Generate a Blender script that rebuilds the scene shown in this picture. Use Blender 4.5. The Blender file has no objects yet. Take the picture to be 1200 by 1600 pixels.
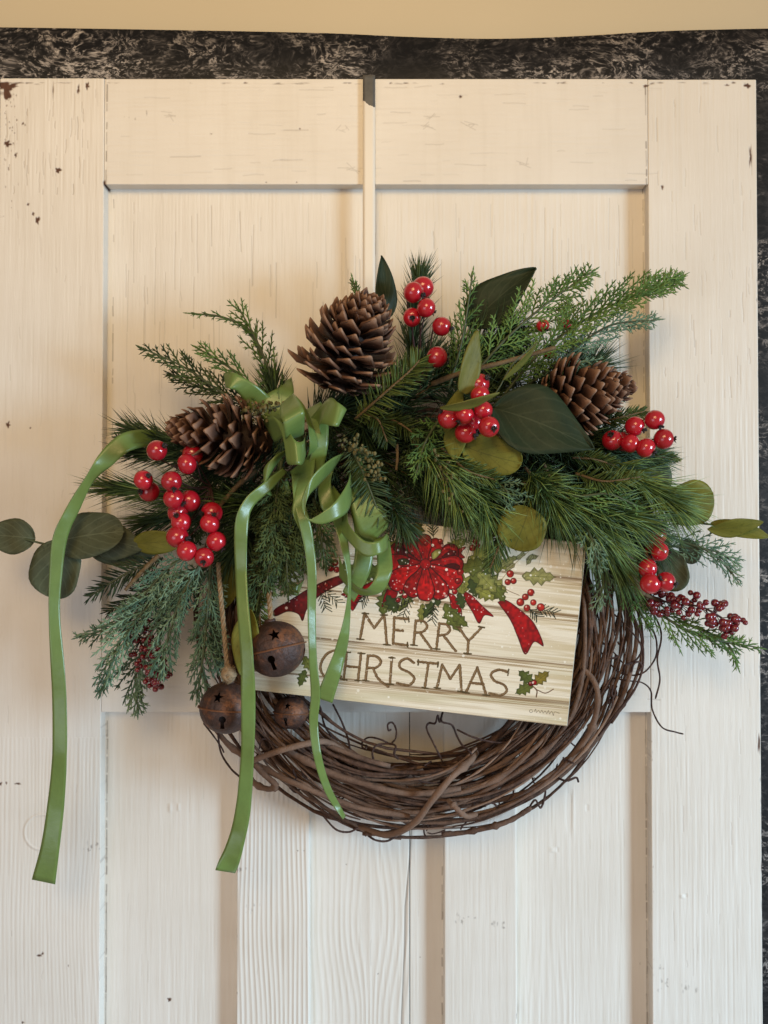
import bpy, bmesh, math, random
import numpy as np
from mathutils import Vector, Matrix, Euler
R = math.radians
rng = np.random.RandomState(11)
random.seed(5)
scene = bpy.context.scene
COL = scene.collection

# ------------------------------------------------------------------ camera, light, exposure
D = 1.0                       # camera to door face, metres
FOV = R(60)
FPX = 800 / math.tan(FOV / 2) # focal length in photo pixels
PITCH = R(0.95)
CZ = 1.45
cam_d = bpy.data.cameras.new('camera')
cam = bpy.data.objects.new('camera', cam_d); COL.objects.link(cam)
cam.location = (0, -D, CZ); cam.rotation_euler = (R(90) + PITCH, 0, 0)
cam_d.sensor_fit = 'VERTICAL'; cam_d.angle = FOV; cam_d.clip_start = 0.02; cam_d.clip_end = 50
scene.camera = cam
scene.render.resolution_x, scene.render.resolution_y = 768, 1024
scene.render.engine = 'CYCLES'
world = bpy.data.worlds.new('World'); scene.world = world; world.use_nodes = True
bg = world.node_tree.nodes['Background']
bg.inputs[0].default_value = (1.0, 0.77, 0.60, 1); bg.inputs[1].default_value = 0.29

def area(name, loc, target, size, energy, col, sy=None):
    l = bpy.data.lights.new(name, 'AREA'); l.energy = energy; l.color = col; l.size = size
    if sy: l.shape = 'RECTANGLE'; l.size_y = sy
    o = bpy.data.objects.new(name, l); COL.objects.link(o); o.location = loc
    d = Vector(target) - Vector(loc); o.rotation_euler = d.to_track_quat('-Z', 'Y').to_euler()
    return o
# the room's window to the right of the door, a warm ceiling lamp, and an added pale fill lamp low on the left
wn_ = area('window_light', (3.1, -1.9, 1.30), (0.05, 0, 0.55), 0.7, 26, (0.52, 0.77, 1.0), 0.9); wn_.data.spread = R(72)
area('upper_window_light', (3.0, -1.9, 2.15), (0, 0, 1.9), 0.7, 8, (1.0, 0.86, 0.40), 0.5)
cl_ = area('ceiling_lamp', (-0.2, -2.2, 2.55), (-0.1, 0.05, 2.2), 0.9, 6.2, (1.0, 0.69, 0.32))
lf_ = area('left_fill_light', (-1.3, -2.4, 0.9), (-0.25, 0, 0.6), 1.2, 3.6, (0.76, 0.87, 1.0))
cl_.data.spread = R(75); lf_.data.spread = R(80)
scene.view_settings.view_transform = 'Standard'; scene.view_settings.look = 'None'
scene.view_settings.exposure = 0.0; scene.view_settings.gamma = 1.0
scene.view_settings.use_curve_mapping = False

# ------------------------------------------------------------------ helpers
def at(px, py, d=0.0):
    """point at distance d (m) in front of the door face that projects on photo pixel (px, py)"""
    x, z = (px - 600) / FPX, (800 - py) / FPX
    cy, sy = math.cos(PITCH), math.sin(PITCH)
    dy, dz = cy - z * sy, sy + z * cy
    t = (D - d) / dy
    return Vector((x * t, -d, CZ + dz * t))
PX = D / FPX                  # size of a photo pixel on the door

def tag(o, label=None, cat=None, group=None, kind=None):
    if label: o['label'] = label
    if cat: o['category'] = cat
    if group: o['group'] = group
    if kind: o['kind'] = kind
    return o
def thing(name, loc, label, cat, group=None, rot=None):
    o = bpy.data.objects.new(name, None); COL.objects.link(o); o.location = loc
    o.empty_display_size = 0.02
    if rot: o.rotation_euler = rot
    return tag(o, label, cat, group)
def link(name, me, mat, parent=None):
    o = bpy.data.objects.new(name, me); COL.objects.link(o)
    if mat and not me.materials: me.materials.append(mat)
    if parent: o.parent = parent
    return o

def catmull(pts, n):
    P = np.array([list(p) for p in pts], float)
    if len(P) == 2:
        t = np.linspace(0, 1, n)[:, None]; return P[0] * (1 - t) + P[1] * t
    P = np.vstack([2 * P[0] - P[1], P, 2 * P[-1] - P[-2]])
    seg = len(P) - 3; out = []
    for u in np.linspace(0, seg, n):
        i = min(int(u), seg - 1); t = u - i
        a, b, c, d = P[i], P[i + 1], P[i + 2], P[i + 3]
        out.append(0.5 * (2 * b + (c - a) * t + (2 * a - 5 * b + 4 * c - d) * t * t + (3 * b - a - 3 * c + d) * t ** 3))
    return np.array(out)
def path(pts, n):             # pixel path -> world points
    return np.array([at(*p) for p in catmull(pts, n)])
def unit(v):
    l = np.linalg.norm(v); return v / l if l > 1e-12 else v
def frames(P):
    T = np.gradient(P, axis=0); T = T / (np.linalg.norm(T, axis=1)[:, None] + 1e-12)
    N = np.zeros_like(T); ref = np.array([0, -1.0, 0.02])
    n = ref - T[0] * ref.dot(T[0])
    if np.linalg.norm(n) < 1e-3: n = np.array([1.0, 0, 0]) - T[0] * T[0][0]
    N[0] = unit(n)
    for i in range(1, len(P)):
        n = N[i - 1] - T[i] * N[i - 1].dot(T[i]); N[i] = unit(n)
    return T, N, np.cross(T, N)

class MB:
    def __init__(s): s.v = []; s.f = []; s.t = []; s.uv = None
    def add(s, vs, fs, tint=0.5):
        o = len(s.v); s.v += [tuple(q) for q in vs]
        s.f += [tuple(i + o for i in f) for f in fs]
        s.t += list(tint) if hasattr(tint, '__len__') else [tint] * len(vs)
    def tube(s, P, r, n=6, tint=0.5, cap=True, fr=None):
        P = np.asarray(P, float); m = len(P)
        T, N, B = fr if fr else frames(P)
        r = np.broadcast_to(np.asarray(r, float), (m,))
        a = np.arange(n) * 2 * math.pi / n
        ring = P[:, None] + r[:, None, None] * (np.cos(a)[None, :, None] * N[:, None] + np.sin(a)[None, :, None] * B[:, None])
        vs = ring.reshape(-1, 3)
        fs = [(i * n + j, i * n + (j + 1) % n, (i + 1) * n + (j + 1) % n, (i + 1) * n + j) for i in range(m - 1) for j in range(n)]
        if cap: fs += [tuple(range(n))[::-1], tuple(range((m - 1) * n, m * n))]
        s.add(vs, fs, tint)
    def needle(s, p, d, L, r, bend, tint):
        """thin three-sided blade with one bend"""
        d = unit(d); a = unit(np.cross(d, rng.normal(size=3))); b = np.cross(d, a)
        m = p + d * L * 0.5 + bend * 0.28; e = p + d * L * 0.97 + bend
        vs = []
        for q, rr in ((p, r), (m, r * 0.9)):
            for k in range(3):
                c, sn = math.cos(k * 2.094), math.sin(k * 2.094); vs.append(q + rr * (c * a + sn * b))
        vs.append(e)
        fs = [(0, 1, 4, 3), (1, 2, 5, 4), (2, 0, 3, 5), (3, 4, 6), (4, 5, 6), (5, 3, 6)]
        s.add(vs, fs, tint)
    def blade(s, p, d, nrm, L, w, bend, tint):
        """flat needle with a keel: fir"""
        d = unit(d); sd = unit(np.cross(d, nrm)); n2 = np.cross(sd, d)
        vs = []
        for u, ww in ((0, .35), (.25, 1), (.75, .95)):
            q = p + d * L * u + bend * u * u
            vs += [q + sd * w * ww, q + n2 * w * .55 * ww, q - sd * w * ww, q - n2 * w * .3 * ww]
        vs.append(p + d * L + bend)
        fs = [(i * 4 + j, i * 4 + (j + 1) % 4, (i + 1) * 4 + (j + 1) % 4, (i + 1) * 4 + j) for i in range(2) for j in range(4)]
        fs += [(8 + j, 8 + (j + 1) % 4, 12) for j in range(4)] + [(3, 2, 1, 0)]
        s.add(vs, fs, tint)
    def ball(s, c, r, n=8, tint=0.5, sq=(1, 1, 1)):
        m = n // 2; vs = [Vector(c) + Vector((0, 0, r * sq[2]))]
        for i in range(1, m):
            th = math.pi * i / m
            for j in range(n):
                ph = 2 * math.pi * j / n
                vs.append((c[0] + r * sq[0] * math.sin(th) * math.cos(ph), c[1] + r * sq[1] * math.sin(th) * math.sin(ph), c[2] + r * sq[2] * math.cos(th)))
        vs.append(Vector(c) - Vector((0, 0, r * sq[2])))
        fs = [(0, 1 + j, 1 + (j + 1) % n) for j in range(n)]
        fs += [(1 + (i - 1) * n + j, 1 + i * n + j, 1 + i * n + (j + 1) % n, 1 + (i - 1) * n + (j + 1) % n) for i in range(1, m - 1) for j in range(n)]
        L = len(vs) - 1; b = 1 + (m - 2) * n
        fs += [(L, b + (j + 1) % n, b + j) for j in range(n)]
        s.add(vs, fs, tint)
    def mesh(s, name, off=(0, 0, 0), smooth=True):
        me = bpy.data.meshes.new(name)
        v = np.array(s.v, float) - np.array(off)
        me.from_pydata(v.tolist(), [], s.f)
        at_ = me.attributes.new('tint', 'FLOAT', 'POINT'); at_.data.foreach_set('value', np.array(s.t, np.float32))
        if smooth: me.polygons.foreach_set('use_smooth', [True] * len(me.polygons))
        return me
    def build(s, name, mat, parent=None, smooth=True, local=False):
        off = parent.location if (parent and not local) else (0, 0, 0)
        return link(name, s.mesh(name, off, smooth), mat, parent)

def sheet(name, G, th, mat, parent, local=False, uvfn=None):
    """grid of points (n x m x 3) given a thickness; uv runs along (u) and across (v)"""
    G = np.asarray(G, float); n, m = G.shape[:2]
    if parent and not local: G = G - np.array(parent.location)
    du = np.gradient(G, axis=0); dv = np.gradient(G, axis=1)
    N = np.cross(du, dv); N /= (np.linalg.norm(N, axis=2)[..., None] + 1e-12)
    top = (G + N * th / 2).reshape(-1, 3); bot = (G - N * th / 2).reshape(-1, 3)
    K = n * m; fs = []
    for i in range(n - 1):
        for j in range(m - 1):
            q = (i * m + j, i * m + j + 1, (i + 1) * m + j + 1, (i + 1) * m + j)
            fs.append(q); fs.append(tuple(k + K for k in q[::-1]))
    edge = [(i * m) for i in range(n)] + [(n - 1) * m + j for j in range(1, m)] + [i * m + m - 1 for i in range(n - 2, -1, -1)] + [j for j in range(m - 2, 0, -1)]
    for a, b in zip(edge, edge[1:] + edge[:1]): fs.append((a, b, b + K, a + K))
    me = bpy.data.meshes.new(name); me.from_pydata(np.vstack([top, bot]).tolist(), [], fs)
    uv = me.uv_layers.new(name='UVMap')
    idx = np.zeros(len(me.loops), np.int32); me.loops.foreach_get('vertex_index', idx); idx = idx % K
    U = np.stack([(idx // m) / (n - 1), (idx % m) / (m - 1)], 1).astype(np.float32)
    uv.data.foreach_set('uv', U.ravel())
    sm = np.array([len(f) == 4 for f in fs]); sm[-len(edge):] = False
    me.polygons.foreach_set('use_smooth', sm)
    me.update()
    return link(name, me, mat, parent)

# ------------------------------------------------------------------ materials
class NT:
    def __init__(s, name):
        s.m = bpy.data.materials.new(name); s.m.use_nodes = True
        s.t = s.m.node_tree; s.b = s.t.nodes['Principled BSDF']
    def n(s, typ, ins=None, **kw):
        nd = s.t.nodes.new(typ)
        for k, v in kw.items(): setattr(nd, k, v)
        for k, v in (ins or {}).items():
            if hasattr(v, 'is_output'): s.t.links.new(v, nd.inputs[k])
            else: nd.inputs[k].default_value = v
        return nd
    def math(s, op, a, b=0.0, c=0.0, clamp=False):
        return s.n('ShaderNodeMath', {0: a, 1: b, 2: c}, operation=op, use_clamp=clamp).outputs[0]
    def mix(s, f, a, b, bt='MIX'):
        nd = s.t.nodes.new('ShaderNodeMix'); nd.data_type = 'RGBA'; nd.blend_type = bt
        for i, v in ((0, f), (6, a), (7, b)):
            if hasattr(v, 'is_output'): s.t.links.new(v, nd.inputs[i])
            else: nd.inputs[i].default_value = v if i == 0 else (*v, 1)
        return nd.outputs[2]
    def ramp(s, f, stops, interp='LINEAR'):
        nd = s.n('ShaderNodeValToRGB', {0: f}); r = nd.color_ramp; r.interpolation = interp
        while len(r.elements) < len(stops): r.elements.new(0.5)
        for e, (p, c) in zip(r.elements, stops):
            e.position = p; e.color = (*c, 1) if hasattr(c, '__len__') else (c, c, c, 1)
        return nd.outputs[0]
    def noise(s, vec, scale, det=3, rough=.55, dist=0.0):
        nd = s.n('ShaderNodeTexNoise', {'Scale': scale, 'Detail': det, 'Roughness': rough, 'Distortion': dist})
        if vec is not None: s.t.links.new(vec, nd.inputs['Vector'])
        return nd.outputs[0]
    def coord(s, sc=(1, 1, 1), which='Object', loc=(0, 0, 0)):
        c = s.n('ShaderNodeTexCoord').outputs[which]
        return s.n('ShaderNodeMapping', {'Vector': c, 'Scale': sc, 'Location': loc}).outputs[0]
    def worldpos(s, sc=(1, 1, 1)):
        c = s.n('ShaderNodeNewGeometry').outputs['Position']
        return s.n('ShaderNodeMapping', {'Vector': c, 'Scale': sc}).outputs[0]
    def tint(s): return s.n('ShaderNodeAttribute', attribute_name='tint').outputs['Fac']
    def rnd(s): return s.n('ShaderNodeObjectInfo').outputs['Random']
    def set(s, **kw):
        for k, v in kw.items():
            k = k.replace('_', ' ')
            if hasattr(v, 'is_output'): s.t.links.new(v, s.b.inputs[k])
            else: s.b.inputs[k].default_value = (*v, 1) if (hasattr(v, '__len__') and len(v) == 3) else v
        return s
    def bump(s, h, strength=.3, dist=.001, nrm=None):
        ins = {'Height': h, 'Strength': strength, 'Distance': dist}
        if nrm is not None: ins['Normal'] = nrm
        o = s.n('ShaderNodeBump', ins).outputs[0]; s.t.links.new(o, s.b.inputs['Normal']); return o

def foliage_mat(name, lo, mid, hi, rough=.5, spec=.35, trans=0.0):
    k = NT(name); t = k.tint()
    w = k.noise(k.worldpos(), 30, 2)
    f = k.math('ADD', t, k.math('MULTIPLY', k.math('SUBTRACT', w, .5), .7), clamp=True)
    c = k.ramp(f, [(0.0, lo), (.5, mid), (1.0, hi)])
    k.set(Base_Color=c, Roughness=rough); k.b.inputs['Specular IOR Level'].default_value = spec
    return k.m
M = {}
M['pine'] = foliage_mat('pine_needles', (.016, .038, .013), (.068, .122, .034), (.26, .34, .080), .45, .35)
M['pine_dark'] = foliage_mat('pine_needles_dark', (.010, .024, .011), (.027, .055, .021), (.085, .135, .048), .5, .28)  # dark green, lowered further so shade inside the foliage sits in the colour
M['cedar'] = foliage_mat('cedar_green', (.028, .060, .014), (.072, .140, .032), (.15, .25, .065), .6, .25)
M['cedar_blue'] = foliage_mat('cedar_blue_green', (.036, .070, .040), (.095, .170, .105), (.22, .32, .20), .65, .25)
M['cedar_dark'] = foliage_mat('cedar_dark', (.012, .024, .008), (.030, .052, .016), (.080, .115, .036), .65, .25)  # darker cedar; the shade of the hollows is put into its green
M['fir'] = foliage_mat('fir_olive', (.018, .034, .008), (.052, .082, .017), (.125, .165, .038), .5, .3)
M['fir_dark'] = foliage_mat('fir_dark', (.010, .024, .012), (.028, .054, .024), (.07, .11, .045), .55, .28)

def leaf_mat(name, c1, c2, rough=.45, vein=(.12, .15, .06), vs=.5):
    k = NT(name)
    uv = k.n('ShaderNodeTexCoord').outputs['UV']; sp = k.n('ShaderNodeSeparateXYZ', {0: uv})
    u, v = sp.outputs[0], sp.outputs[1]
    av = k.math('ABSOLUTE', k.math('SUBTRACT', v, .5))
    mid = k.math('LESS_THAN', av, .012)
    ph = k.math('ADD', k.math('MULTIPLY', u, 42), k.math('MULTIPLY', av, -34))
    ph = k.math('ADD', ph, k.math('MULTIPLY', k.noise(k.coord(), 120, 2), 2.2))
    sd = k.math('POWER', k.math('ADD', k.math('MULTIPLY', k.math('SINE', ph), .5), .5), 14)
    vn = k.math('MAXIMUM', mid, k.math('MULTIPLY', sd, .5))
    nz = k.noise(k.worldpos(), 45, 4, .6)
    base = k.mix(k.ramp(nz, [(.3, 0.0), (.7, 1.0)]), c1, c2)
    sp2 = k.ramp(k.noise(k.worldpos(), 260, 2), [(.62, 0.0), (.72, .5)])
    base = k.mix(sp2, base, tuple(x * .6 for x in c1))
    col = k.mix(k.math('MULTIPLY', vn, vs), base, vein)
    k.set(Base_Color=col, Roughness=rough); k.b.inputs['Specular IOR Level'].default_value = .17
    k.bump(k.math('ADD', k.math('MULTIPLY', vn, -.6), k.noise(k.worldpos(), 180, 3)), .35, .0006)
    return k.m
M['euc_grey'] = leaf_mat('leaf_grey_green', (.052, .062, .034), (.088, .098, .054), .55, (.16, .18, .11))
M['euc_olive'] = leaf_mat('leaf_olive', (.110, .112, .016), (.170, .162, .026), .55, (.06, .06, .015))
M['leaf_pale'] = leaf_mat('leaf_pale_olive', (.105, .108, .020), (.155, .150, .034), .5, (.1, .1, .03))
M['magnolia'] = leaf_mat('leaf_magnolia', (.016, .028, .014), (.026, .038, .018), .5, (.075, .09, .05), .38)

def berry_mat(name, c1, c2, rough=.12):
    k = NT(name)
    nz = k.noise(k.coord(), 60, 3)
    c = k.mix(k.ramp(nz, [(.35, 0.0), (.7, 1.0)]), c1, c2)
    c = k.mix(k.math('MULTIPLY', k.rnd(), .45), c, tuple(x * .45 for x in c1))
    k.set(Base_Color=c, Roughness=rough, Coat_Weight=.7, Coat_Roughness=.06)
    k.bump(k.noise(k.coord(), 90, 2), .12, .0008)
    return k.m
M['berry'] = berry_mat('berry_red', (.43, .008, .020), (.58, .014, .030))
M['berry_dark'] = berry_mat('berry_dark_red', (.14, .006, .014), (.23, .010, .020), .2)
k = NT('calyx_brown'); k.set(Base_Color=(.018, .010, .008), Roughness=.6); M['calyx'] = k.m
k = NT('berry_stem'); k.set(Base_Color=(.055, .018, .015), Roughness=.6); M['stem_red'] = k.m
k = NT('green_stem'); k.set(Base_Color=(.06, .075, .03), Roughness=.6); M['stem_green'] = k.m

def wood_mat(name, c1, c2, c3):
    k = NT(name); t = k.tint(); p = k.worldpos()
    nz = k.noise(p, 130, 5, .75)
    c = k.mix(k.ramp(nz, [(.38, 0.0), (.62, 1.0)]), c1, c2)
    c = k.mix(k.ramp(k.math('ADD', t, k.math('MULTIPLY', k.math('SUBTRACT', k.noise(p, 25, 3), .5), .9)), [(.2, 0.0), (1.0, .9)]), c, c3)
    k.set(Base_Color=c, Roughness=.72); k.b.inputs['Specular IOR Level'].default_value = .3
    k.bump(k.noise(p, 420, 4, .75), .9, .0018)
    return k.m
M['vine'] = wood_mat('grapevine_bark', (.046, .022, .014), (.132, .068, .042), (.31, .195, .135))
M['tendril'] = wood_mat('grapevine_tendril', (.035, .018, .015), (.075, .038, .028), (.10, .05, .035))
M['twig'] = wood_mat('twig_bark', (.11, .07, .035), (.19, .125, .06), (.24, .17, .09))
M['seed'] = wood_mat('seed_olive', (.07, .065, .022), (.125, .115, .04), (.22, .18, .075))
M['twine'] = wood_mat('jute_twine', (.20, .13, .07), (.33, .22, .12), (.45, .32, .19))

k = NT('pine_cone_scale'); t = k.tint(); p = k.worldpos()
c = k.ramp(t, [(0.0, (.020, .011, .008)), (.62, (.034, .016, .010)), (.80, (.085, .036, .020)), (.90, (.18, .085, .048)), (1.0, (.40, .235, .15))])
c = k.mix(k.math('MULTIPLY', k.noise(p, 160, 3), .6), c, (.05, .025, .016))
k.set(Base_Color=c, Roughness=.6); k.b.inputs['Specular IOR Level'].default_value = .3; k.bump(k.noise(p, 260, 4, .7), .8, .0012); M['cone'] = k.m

def satin(name, c, c2):
    k = NT(name)
    uv = k.n('ShaderNodeTexCoord').outputs['UV']; sp = k.n('ShaderNodeSeparateXYZ', {0: uv})
    v = sp.outputs[1]
    e = k.math('GREATER_THAN', k.math('ABSOLUTE', k.math('SUBTRACT', v, .5)), .455)
    w = k.n('ShaderNodeMapping', {'Vector': uv, 'Scale': (900, 3, 1)}).outputs[0]
    weave = k.noise(w, 1, 1)
    nz = k.noise(k.worldpos(), 18, 2)
    base = k.mix(nz, c, c2)
    lng = k.noise(k.n('ShaderNodeMapping', {'Vector': uv, 'Scale': (26, 1.2, 1)}).outputs[0], 1, 3, .6)
    base = k.mix(k.ramp(lng, [(.35, .0), (.7, .35)]), base, tuple(x * .62 for x in c))
    col = k.mix(k.math('MULTIPLY', e, .25), base, tuple(x * .65 for x in c))
    col = k.mix(k.math('MULTIPLY', weave, .22), col, tuple(x * .7 for x in c))
    k.set(Base_Color=col, Roughness=.31, Anisotropic=.6, Sheen_Weight=.10, Sheen_Roughness=.4)
    k.b.inputs['Sheen Tint'].default_value = (.75, 1, .6, 1)
    k.b.inputs['Specular IOR Level'].default_value = .5
    k.bump(k.math('ADD', weave, k.math('MULTIPLY', k.noise(k.worldpos(), 75, 3), 11)), .10, .0004)
    return k.m
M['ribbon'] = satin('green_satin', (.135, .210, .050), (.170, .255, .070))

k = NT('rusty_metal'); p = k.coord()
n1 = k.noise(p, 38, 5, .7); n2 = k.noise(p, 210, 3, .7)
c = k.ramp(n1, [(.36, (.048, .028, .024)), (.50, (.085, .044, .033)), (.64, (.24, .095, .042))])
c = k.mix(k.ramp(n2, [(.5, 0.0), (.68, .75)]), c, (.045, .030, .028))
k.set(Base_Color=c, Roughness=.58, Metallic=.35); k.bump(k.math('ADD', n2, k.noise(p, 55, 3)), .8, .0016); M['rust'] = k.m
k = NT('rusty_rim'); c = k.mix(k.noise(k.coord(), 60, 4), (.09, .045, .03), (.34, .14, .06))
k.set(Base_Color=c, Roughness=.5, Metallic=.4); M['rim'] = k.m

k = NT('cream_plaster'); p = k.worldpos()
c = k.mix(k.noise(p, 4, 3), (.55, .46, .31), (.60, .505, .35))
k.set(Base_Color=c, Roughness=.85); k.bump(k.noise(p, 90, 3), .08, .001); M['plaster'] = k.m

k = NT('stone_print'); p = k.n('ShaderNodeMapping', {'Vector': k.worldpos(), 'Rotation': (0, .4, 0), 'Scale': (.8, 1, 1.3)}).outputs[0]
warp = k.n('ShaderNodeTexNoise', {'Vector': p, 'Scale': 16.0, 'Detail': 2.0}).outputs['Color']
pv = k.n('ShaderNodeVectorMath', {0: p, 1: k.n('ShaderNodeVectorMath', {0: warp, 'Scale': .05}, operation='SCALE').outputs[0]}, operation='ADD').outputs[0]
def worm(sc, wd, seed):        # short broken light veins, as in the printed rock
    q = k.n('ShaderNodeMapping', {'Vector': pv, 'Location': (seed, seed * 2, 0)}).outputs[0]
    ln = k.math('SUBTRACT', 1.0, k.math('MULTIPLY', k.math('ABSOLUTE', k.math('SUBTRACT', k.noise(q, sc, 3, .62, .25), .5)), wd), clamp=True)
    return k.math('MULTIPLY', ln, k.ramp(k.noise(q, sc * 1.3, 2), [(.44, 0.0), (.60, 1.0)]))
w_ = k.math('MAXIMUM', worm(62, 13, 0), k.math('MAXIMUM', k.math('MULTIPLY', worm(105, 11, 3.1), .8), k.math('MULTIPLY', worm(38, 16, 7.7), .7)))
big = k.ramp(k.noise(p, 10, 3, .6), [(.36, .12), (.62, 1.0)])
h = k.math('MULTIPLY', w_, big)
c = k.ramp(h, [(.0, (.007, .007, .008)), (.25, (.035, .032, .032)), (.6, (.23, .205, .19)), (1.0, (.50, .45, .41))])
k.set(Base_Color=c, Roughness=.6); k.b.inputs['Specular IOR Level'].default_value = .25; M['stone'] = k.m

# ------------------------------------------------------------------ generated relief/wear map of the painted door (photo pixel layout on the door face)
W, H = 1200, 1600
YY, XX = np.mgrid[0:H, 0:W].astype(np.float32)
def vnoise(h, w, gy, gx, seed):
    r = np.random.RandomState(seed); g = r.rand(gy + 2, gx + 2)
    y = np.linspace(0, gy, h, endpoint=False); x = np.linspace(0, gx, w, endpoint=False)
    iy, ix = y.astype(int), x.astype(int); fy, fx = y - iy, x - ix
    fy = fy * fy * (3 - 2 * fy); fx = fx * fx * (3 - 2 * fx)
    a = g[iy][:, ix]; b = g[iy][:, ix + 1]; c = g[iy + 1][:, ix]; d = g[iy + 1][:, ix + 1]
    return ((a * (1 - fx) + b * fx) * (1 - fy[:, None]) + (c * (1 - fx) + d * fx) * fy[:, None]).astype(np.float32)
height = np.full((H, W), .6, np.float32); chip = np.zeros((H, W), np.float32); dark = np.zeros((H, W), np.float32)
g_fine = vnoise(H, W, 24, 420, 1); g_mid = vnoise(H, W, 12, 150, 2); g_h = vnoise(H, W, 520, 22, 3); blot = vnoise(H, W, 90, 70, 4)
wob = vnoise(H, W, 10, 26, 5)
# coarse raised grain of the lower boards
ph = XX / 7.2 * 2 * math.pi + wob * 9
ridge = (.5 + .5 * np.sin(ph)) ** 1.6
ph2 = XX / 10.5 * 2 * math.pi + wob * 16 + YY * .012
ridge2 = (.5 + .5 * np.sin(ph2)) ** 1.6
vert = .55 * g_fine + .35 * g_mid + .1 * blot
height = vert * (.14 + .42 * vnoise(H, W, 7, 9, 8))
m = (YY > 1113) & (XX > 370) & (XX < 484); height[m] = (.40 * ridge + .4 * vert)[m]
m = (YY > 1113) & (XX >= 484) & (XX < 640); height[m] = (.30 * ridge2 * np.clip((YY - 1113) / 350, .25, 1) + .4 * vert)[m]
m = (YY > 1113) & (XX > 806) & (XX < 900); height[m] = (.22 * ridge2 * np.clip((YY - 1380) / 200, 0, 1) + .45 * vert)[m]
m = (((YY < 289) & (YY > 110)) | ((YY > 960) & (YY < 1113))) & (XX > 163) & (XX < 1012); height[m] = (.26 * g_h + .06 * blot + .05 * vert)[m]
m = (XX < 160) & (YY > 1150); height[m] += .12 * ((.5 + .5 * np.sin(XX / 6 * 6.28 + wob * 12))[m])
def line(arr, pts, w, a, mode='max'):
    P = np.array(pts, float); x0, y0 = P.min(0) - w - 2; x1, y1 = P.max(0) + w + 3
    x0, y0, x1, y1 = max(int(x0), 0), max(int(y0), 0), min(int(x1), arr.shape[1]), min(int(y1), arr.shape[0])
    if x1 <= x0 or y1 <= y0: return
    y, x = np.mgrid[y0:y1, x0:x1].astype(float); dm = np.full(x.shape, 1e9)
    for (ax, ay), (bx, by) in zip(P[:-1], P[1:]):
        dx, dy = bx - ax, by - ay; L = dx * dx + dy * dy + 1e-9
        t = np.clip(((x - ax) * dx + (y - ay) * dy) / L, 0, 1)
        dm = np.minimum(dm, np.hypot(x - ax - t * dx, y - ay - t * dy))
    al = np.clip(w / 2 + .5 - dm, 0, 1) * a
    sub = arr[y0:y1, x0:x1]
    if mode == 'max': np.maximum(sub, al, out=sub)
    else: sub -= al
def crackset(n, box, lmin, lmax, a0, a1, horiz=False, w=1.0):
    for _ in range(n):
        x = rng.uniform(box[0], box[2]); y = rng.uniform(box[1], box[3]); L = rng.uniform(lmin, lmax); k_ = 6
        pts = []; o = 0
        for i in range(k_):
            o += rng.normal() * .38
            pts.append((x + i * L / k_, y + o) if horiz else (x + o, min(y + i * L / k_, box[3])))
        al = rng.uniform(a0, a1); line(dark, pts, w * rng.uniform(.6, 1.2), al); line(height, pts, w + 1, .45 * al, 'sub')
crackset(420, (174, 298, 1004, 950), 15, 150, .10, .5, w=.8)
crackset(60, (1018, 130, 1180, 620), 10, 60, .10, .4)
crackset(40, (1018, 900, 1185, 1600), 10, 60, .08, .3)
crackset(46, (2, 128, 158, 300), 8, 50, .12, .5)
crackset(40, (2, 300, 158, 1600), 8, 40, .06, .25)
crackset(60, (165, 130, 1010, 284), 10, 60, .08, .4, True)
crackset(26, (900, 980, 1012, 1108), 10, 40, .2, .5, True)
crackset(40, (165, 1120, 1010, 1600), 8, 50, .05, .2)
def broken(x0, y0, x1, y1, w, cover=.75):
    n = int(abs(y1 - y0) / 14)
    for i in range(n):
        if rng.rand() < cover:
            a, b = i / n, (i + rng.uniform(.6, 1.3)) / n
            line(dark, [(x0 + (x1 - x0) * a + rng.normal() * .3, y0 + (y1 - y0) * a), (x0 + (x1 - x0) * b, y0 + (y1 - y0) * min(b, 1))], w * rng.uniform(.6, 1.3), rng.uniform(.6, 1))
broken(163.5, 126, 162, 292, 1.4, .6); broken(1011.5, 128, 1012.5, 290, 1.6, .8)
broken(1013, 300, 1013, 640, 1.0, .6); broken(1013.2, 1115, 1013.2, 1600, 1.6, .95); broken(1013.0, 1115, 1013.0, 1600, 1.0, .9); broken(162.2, 1115, 162.2, 1600, 1.5, .9); broken(162, 1115, 162, 1600, 1.0, .8); broken(168.5, 300, 167.5, 700, 1.0, .35)
line(dark, [(643, 1300), (640, 1345), (633, 1420), (632, 1480), (627, 1600)], 1.8, .9); line(height, [(643, 1300), (640, 1345), (633, 1420), (632, 1480), (627, 1600)], 4, .4, 'sub')
broken(691.2, 1330, 691.2, 1600, 1.5, .5); broken(369.2, 1400, 369.2, 1600, 1.3, .35)
for x in (430, 522, 850): line(dark, [(x, 1115), (x + 1, 1190)], 1.0, .35)
def blob(arr, x, y, rx, ry, a=1.0, seed=0):
    r = np.random.RandomState(int(x * 7 + y)); x0, x1, y0, y1 = max(int(x - 2 * rx - 2), 0), min(int(x + 2 * rx + 3), W), max(int(y - 2 * ry - 2), 0), min(int(y + 2 * ry + 3), H)
    yy, xx = np.mgrid[y0:y1, x0:x1].astype(float); ang = np.arctan2((yy - y) / ry, (xx - x) / rx)
    rad = 1 + sum(r.uniform(-.28, .28) * np.cos(k_ * ang + r.uniform(0, 6.3)) for k_ in range(2, 6))
    q = np.hypot((xx - x) / rx, (yy - y) / ry) / rad
    np.maximum(arr[y0:y1, x0:x1], np.clip((1.15 - q) * min(rx, ry) * .9, 0, 1) * a, out=arr[y0:y1, x0:x1])
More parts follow.
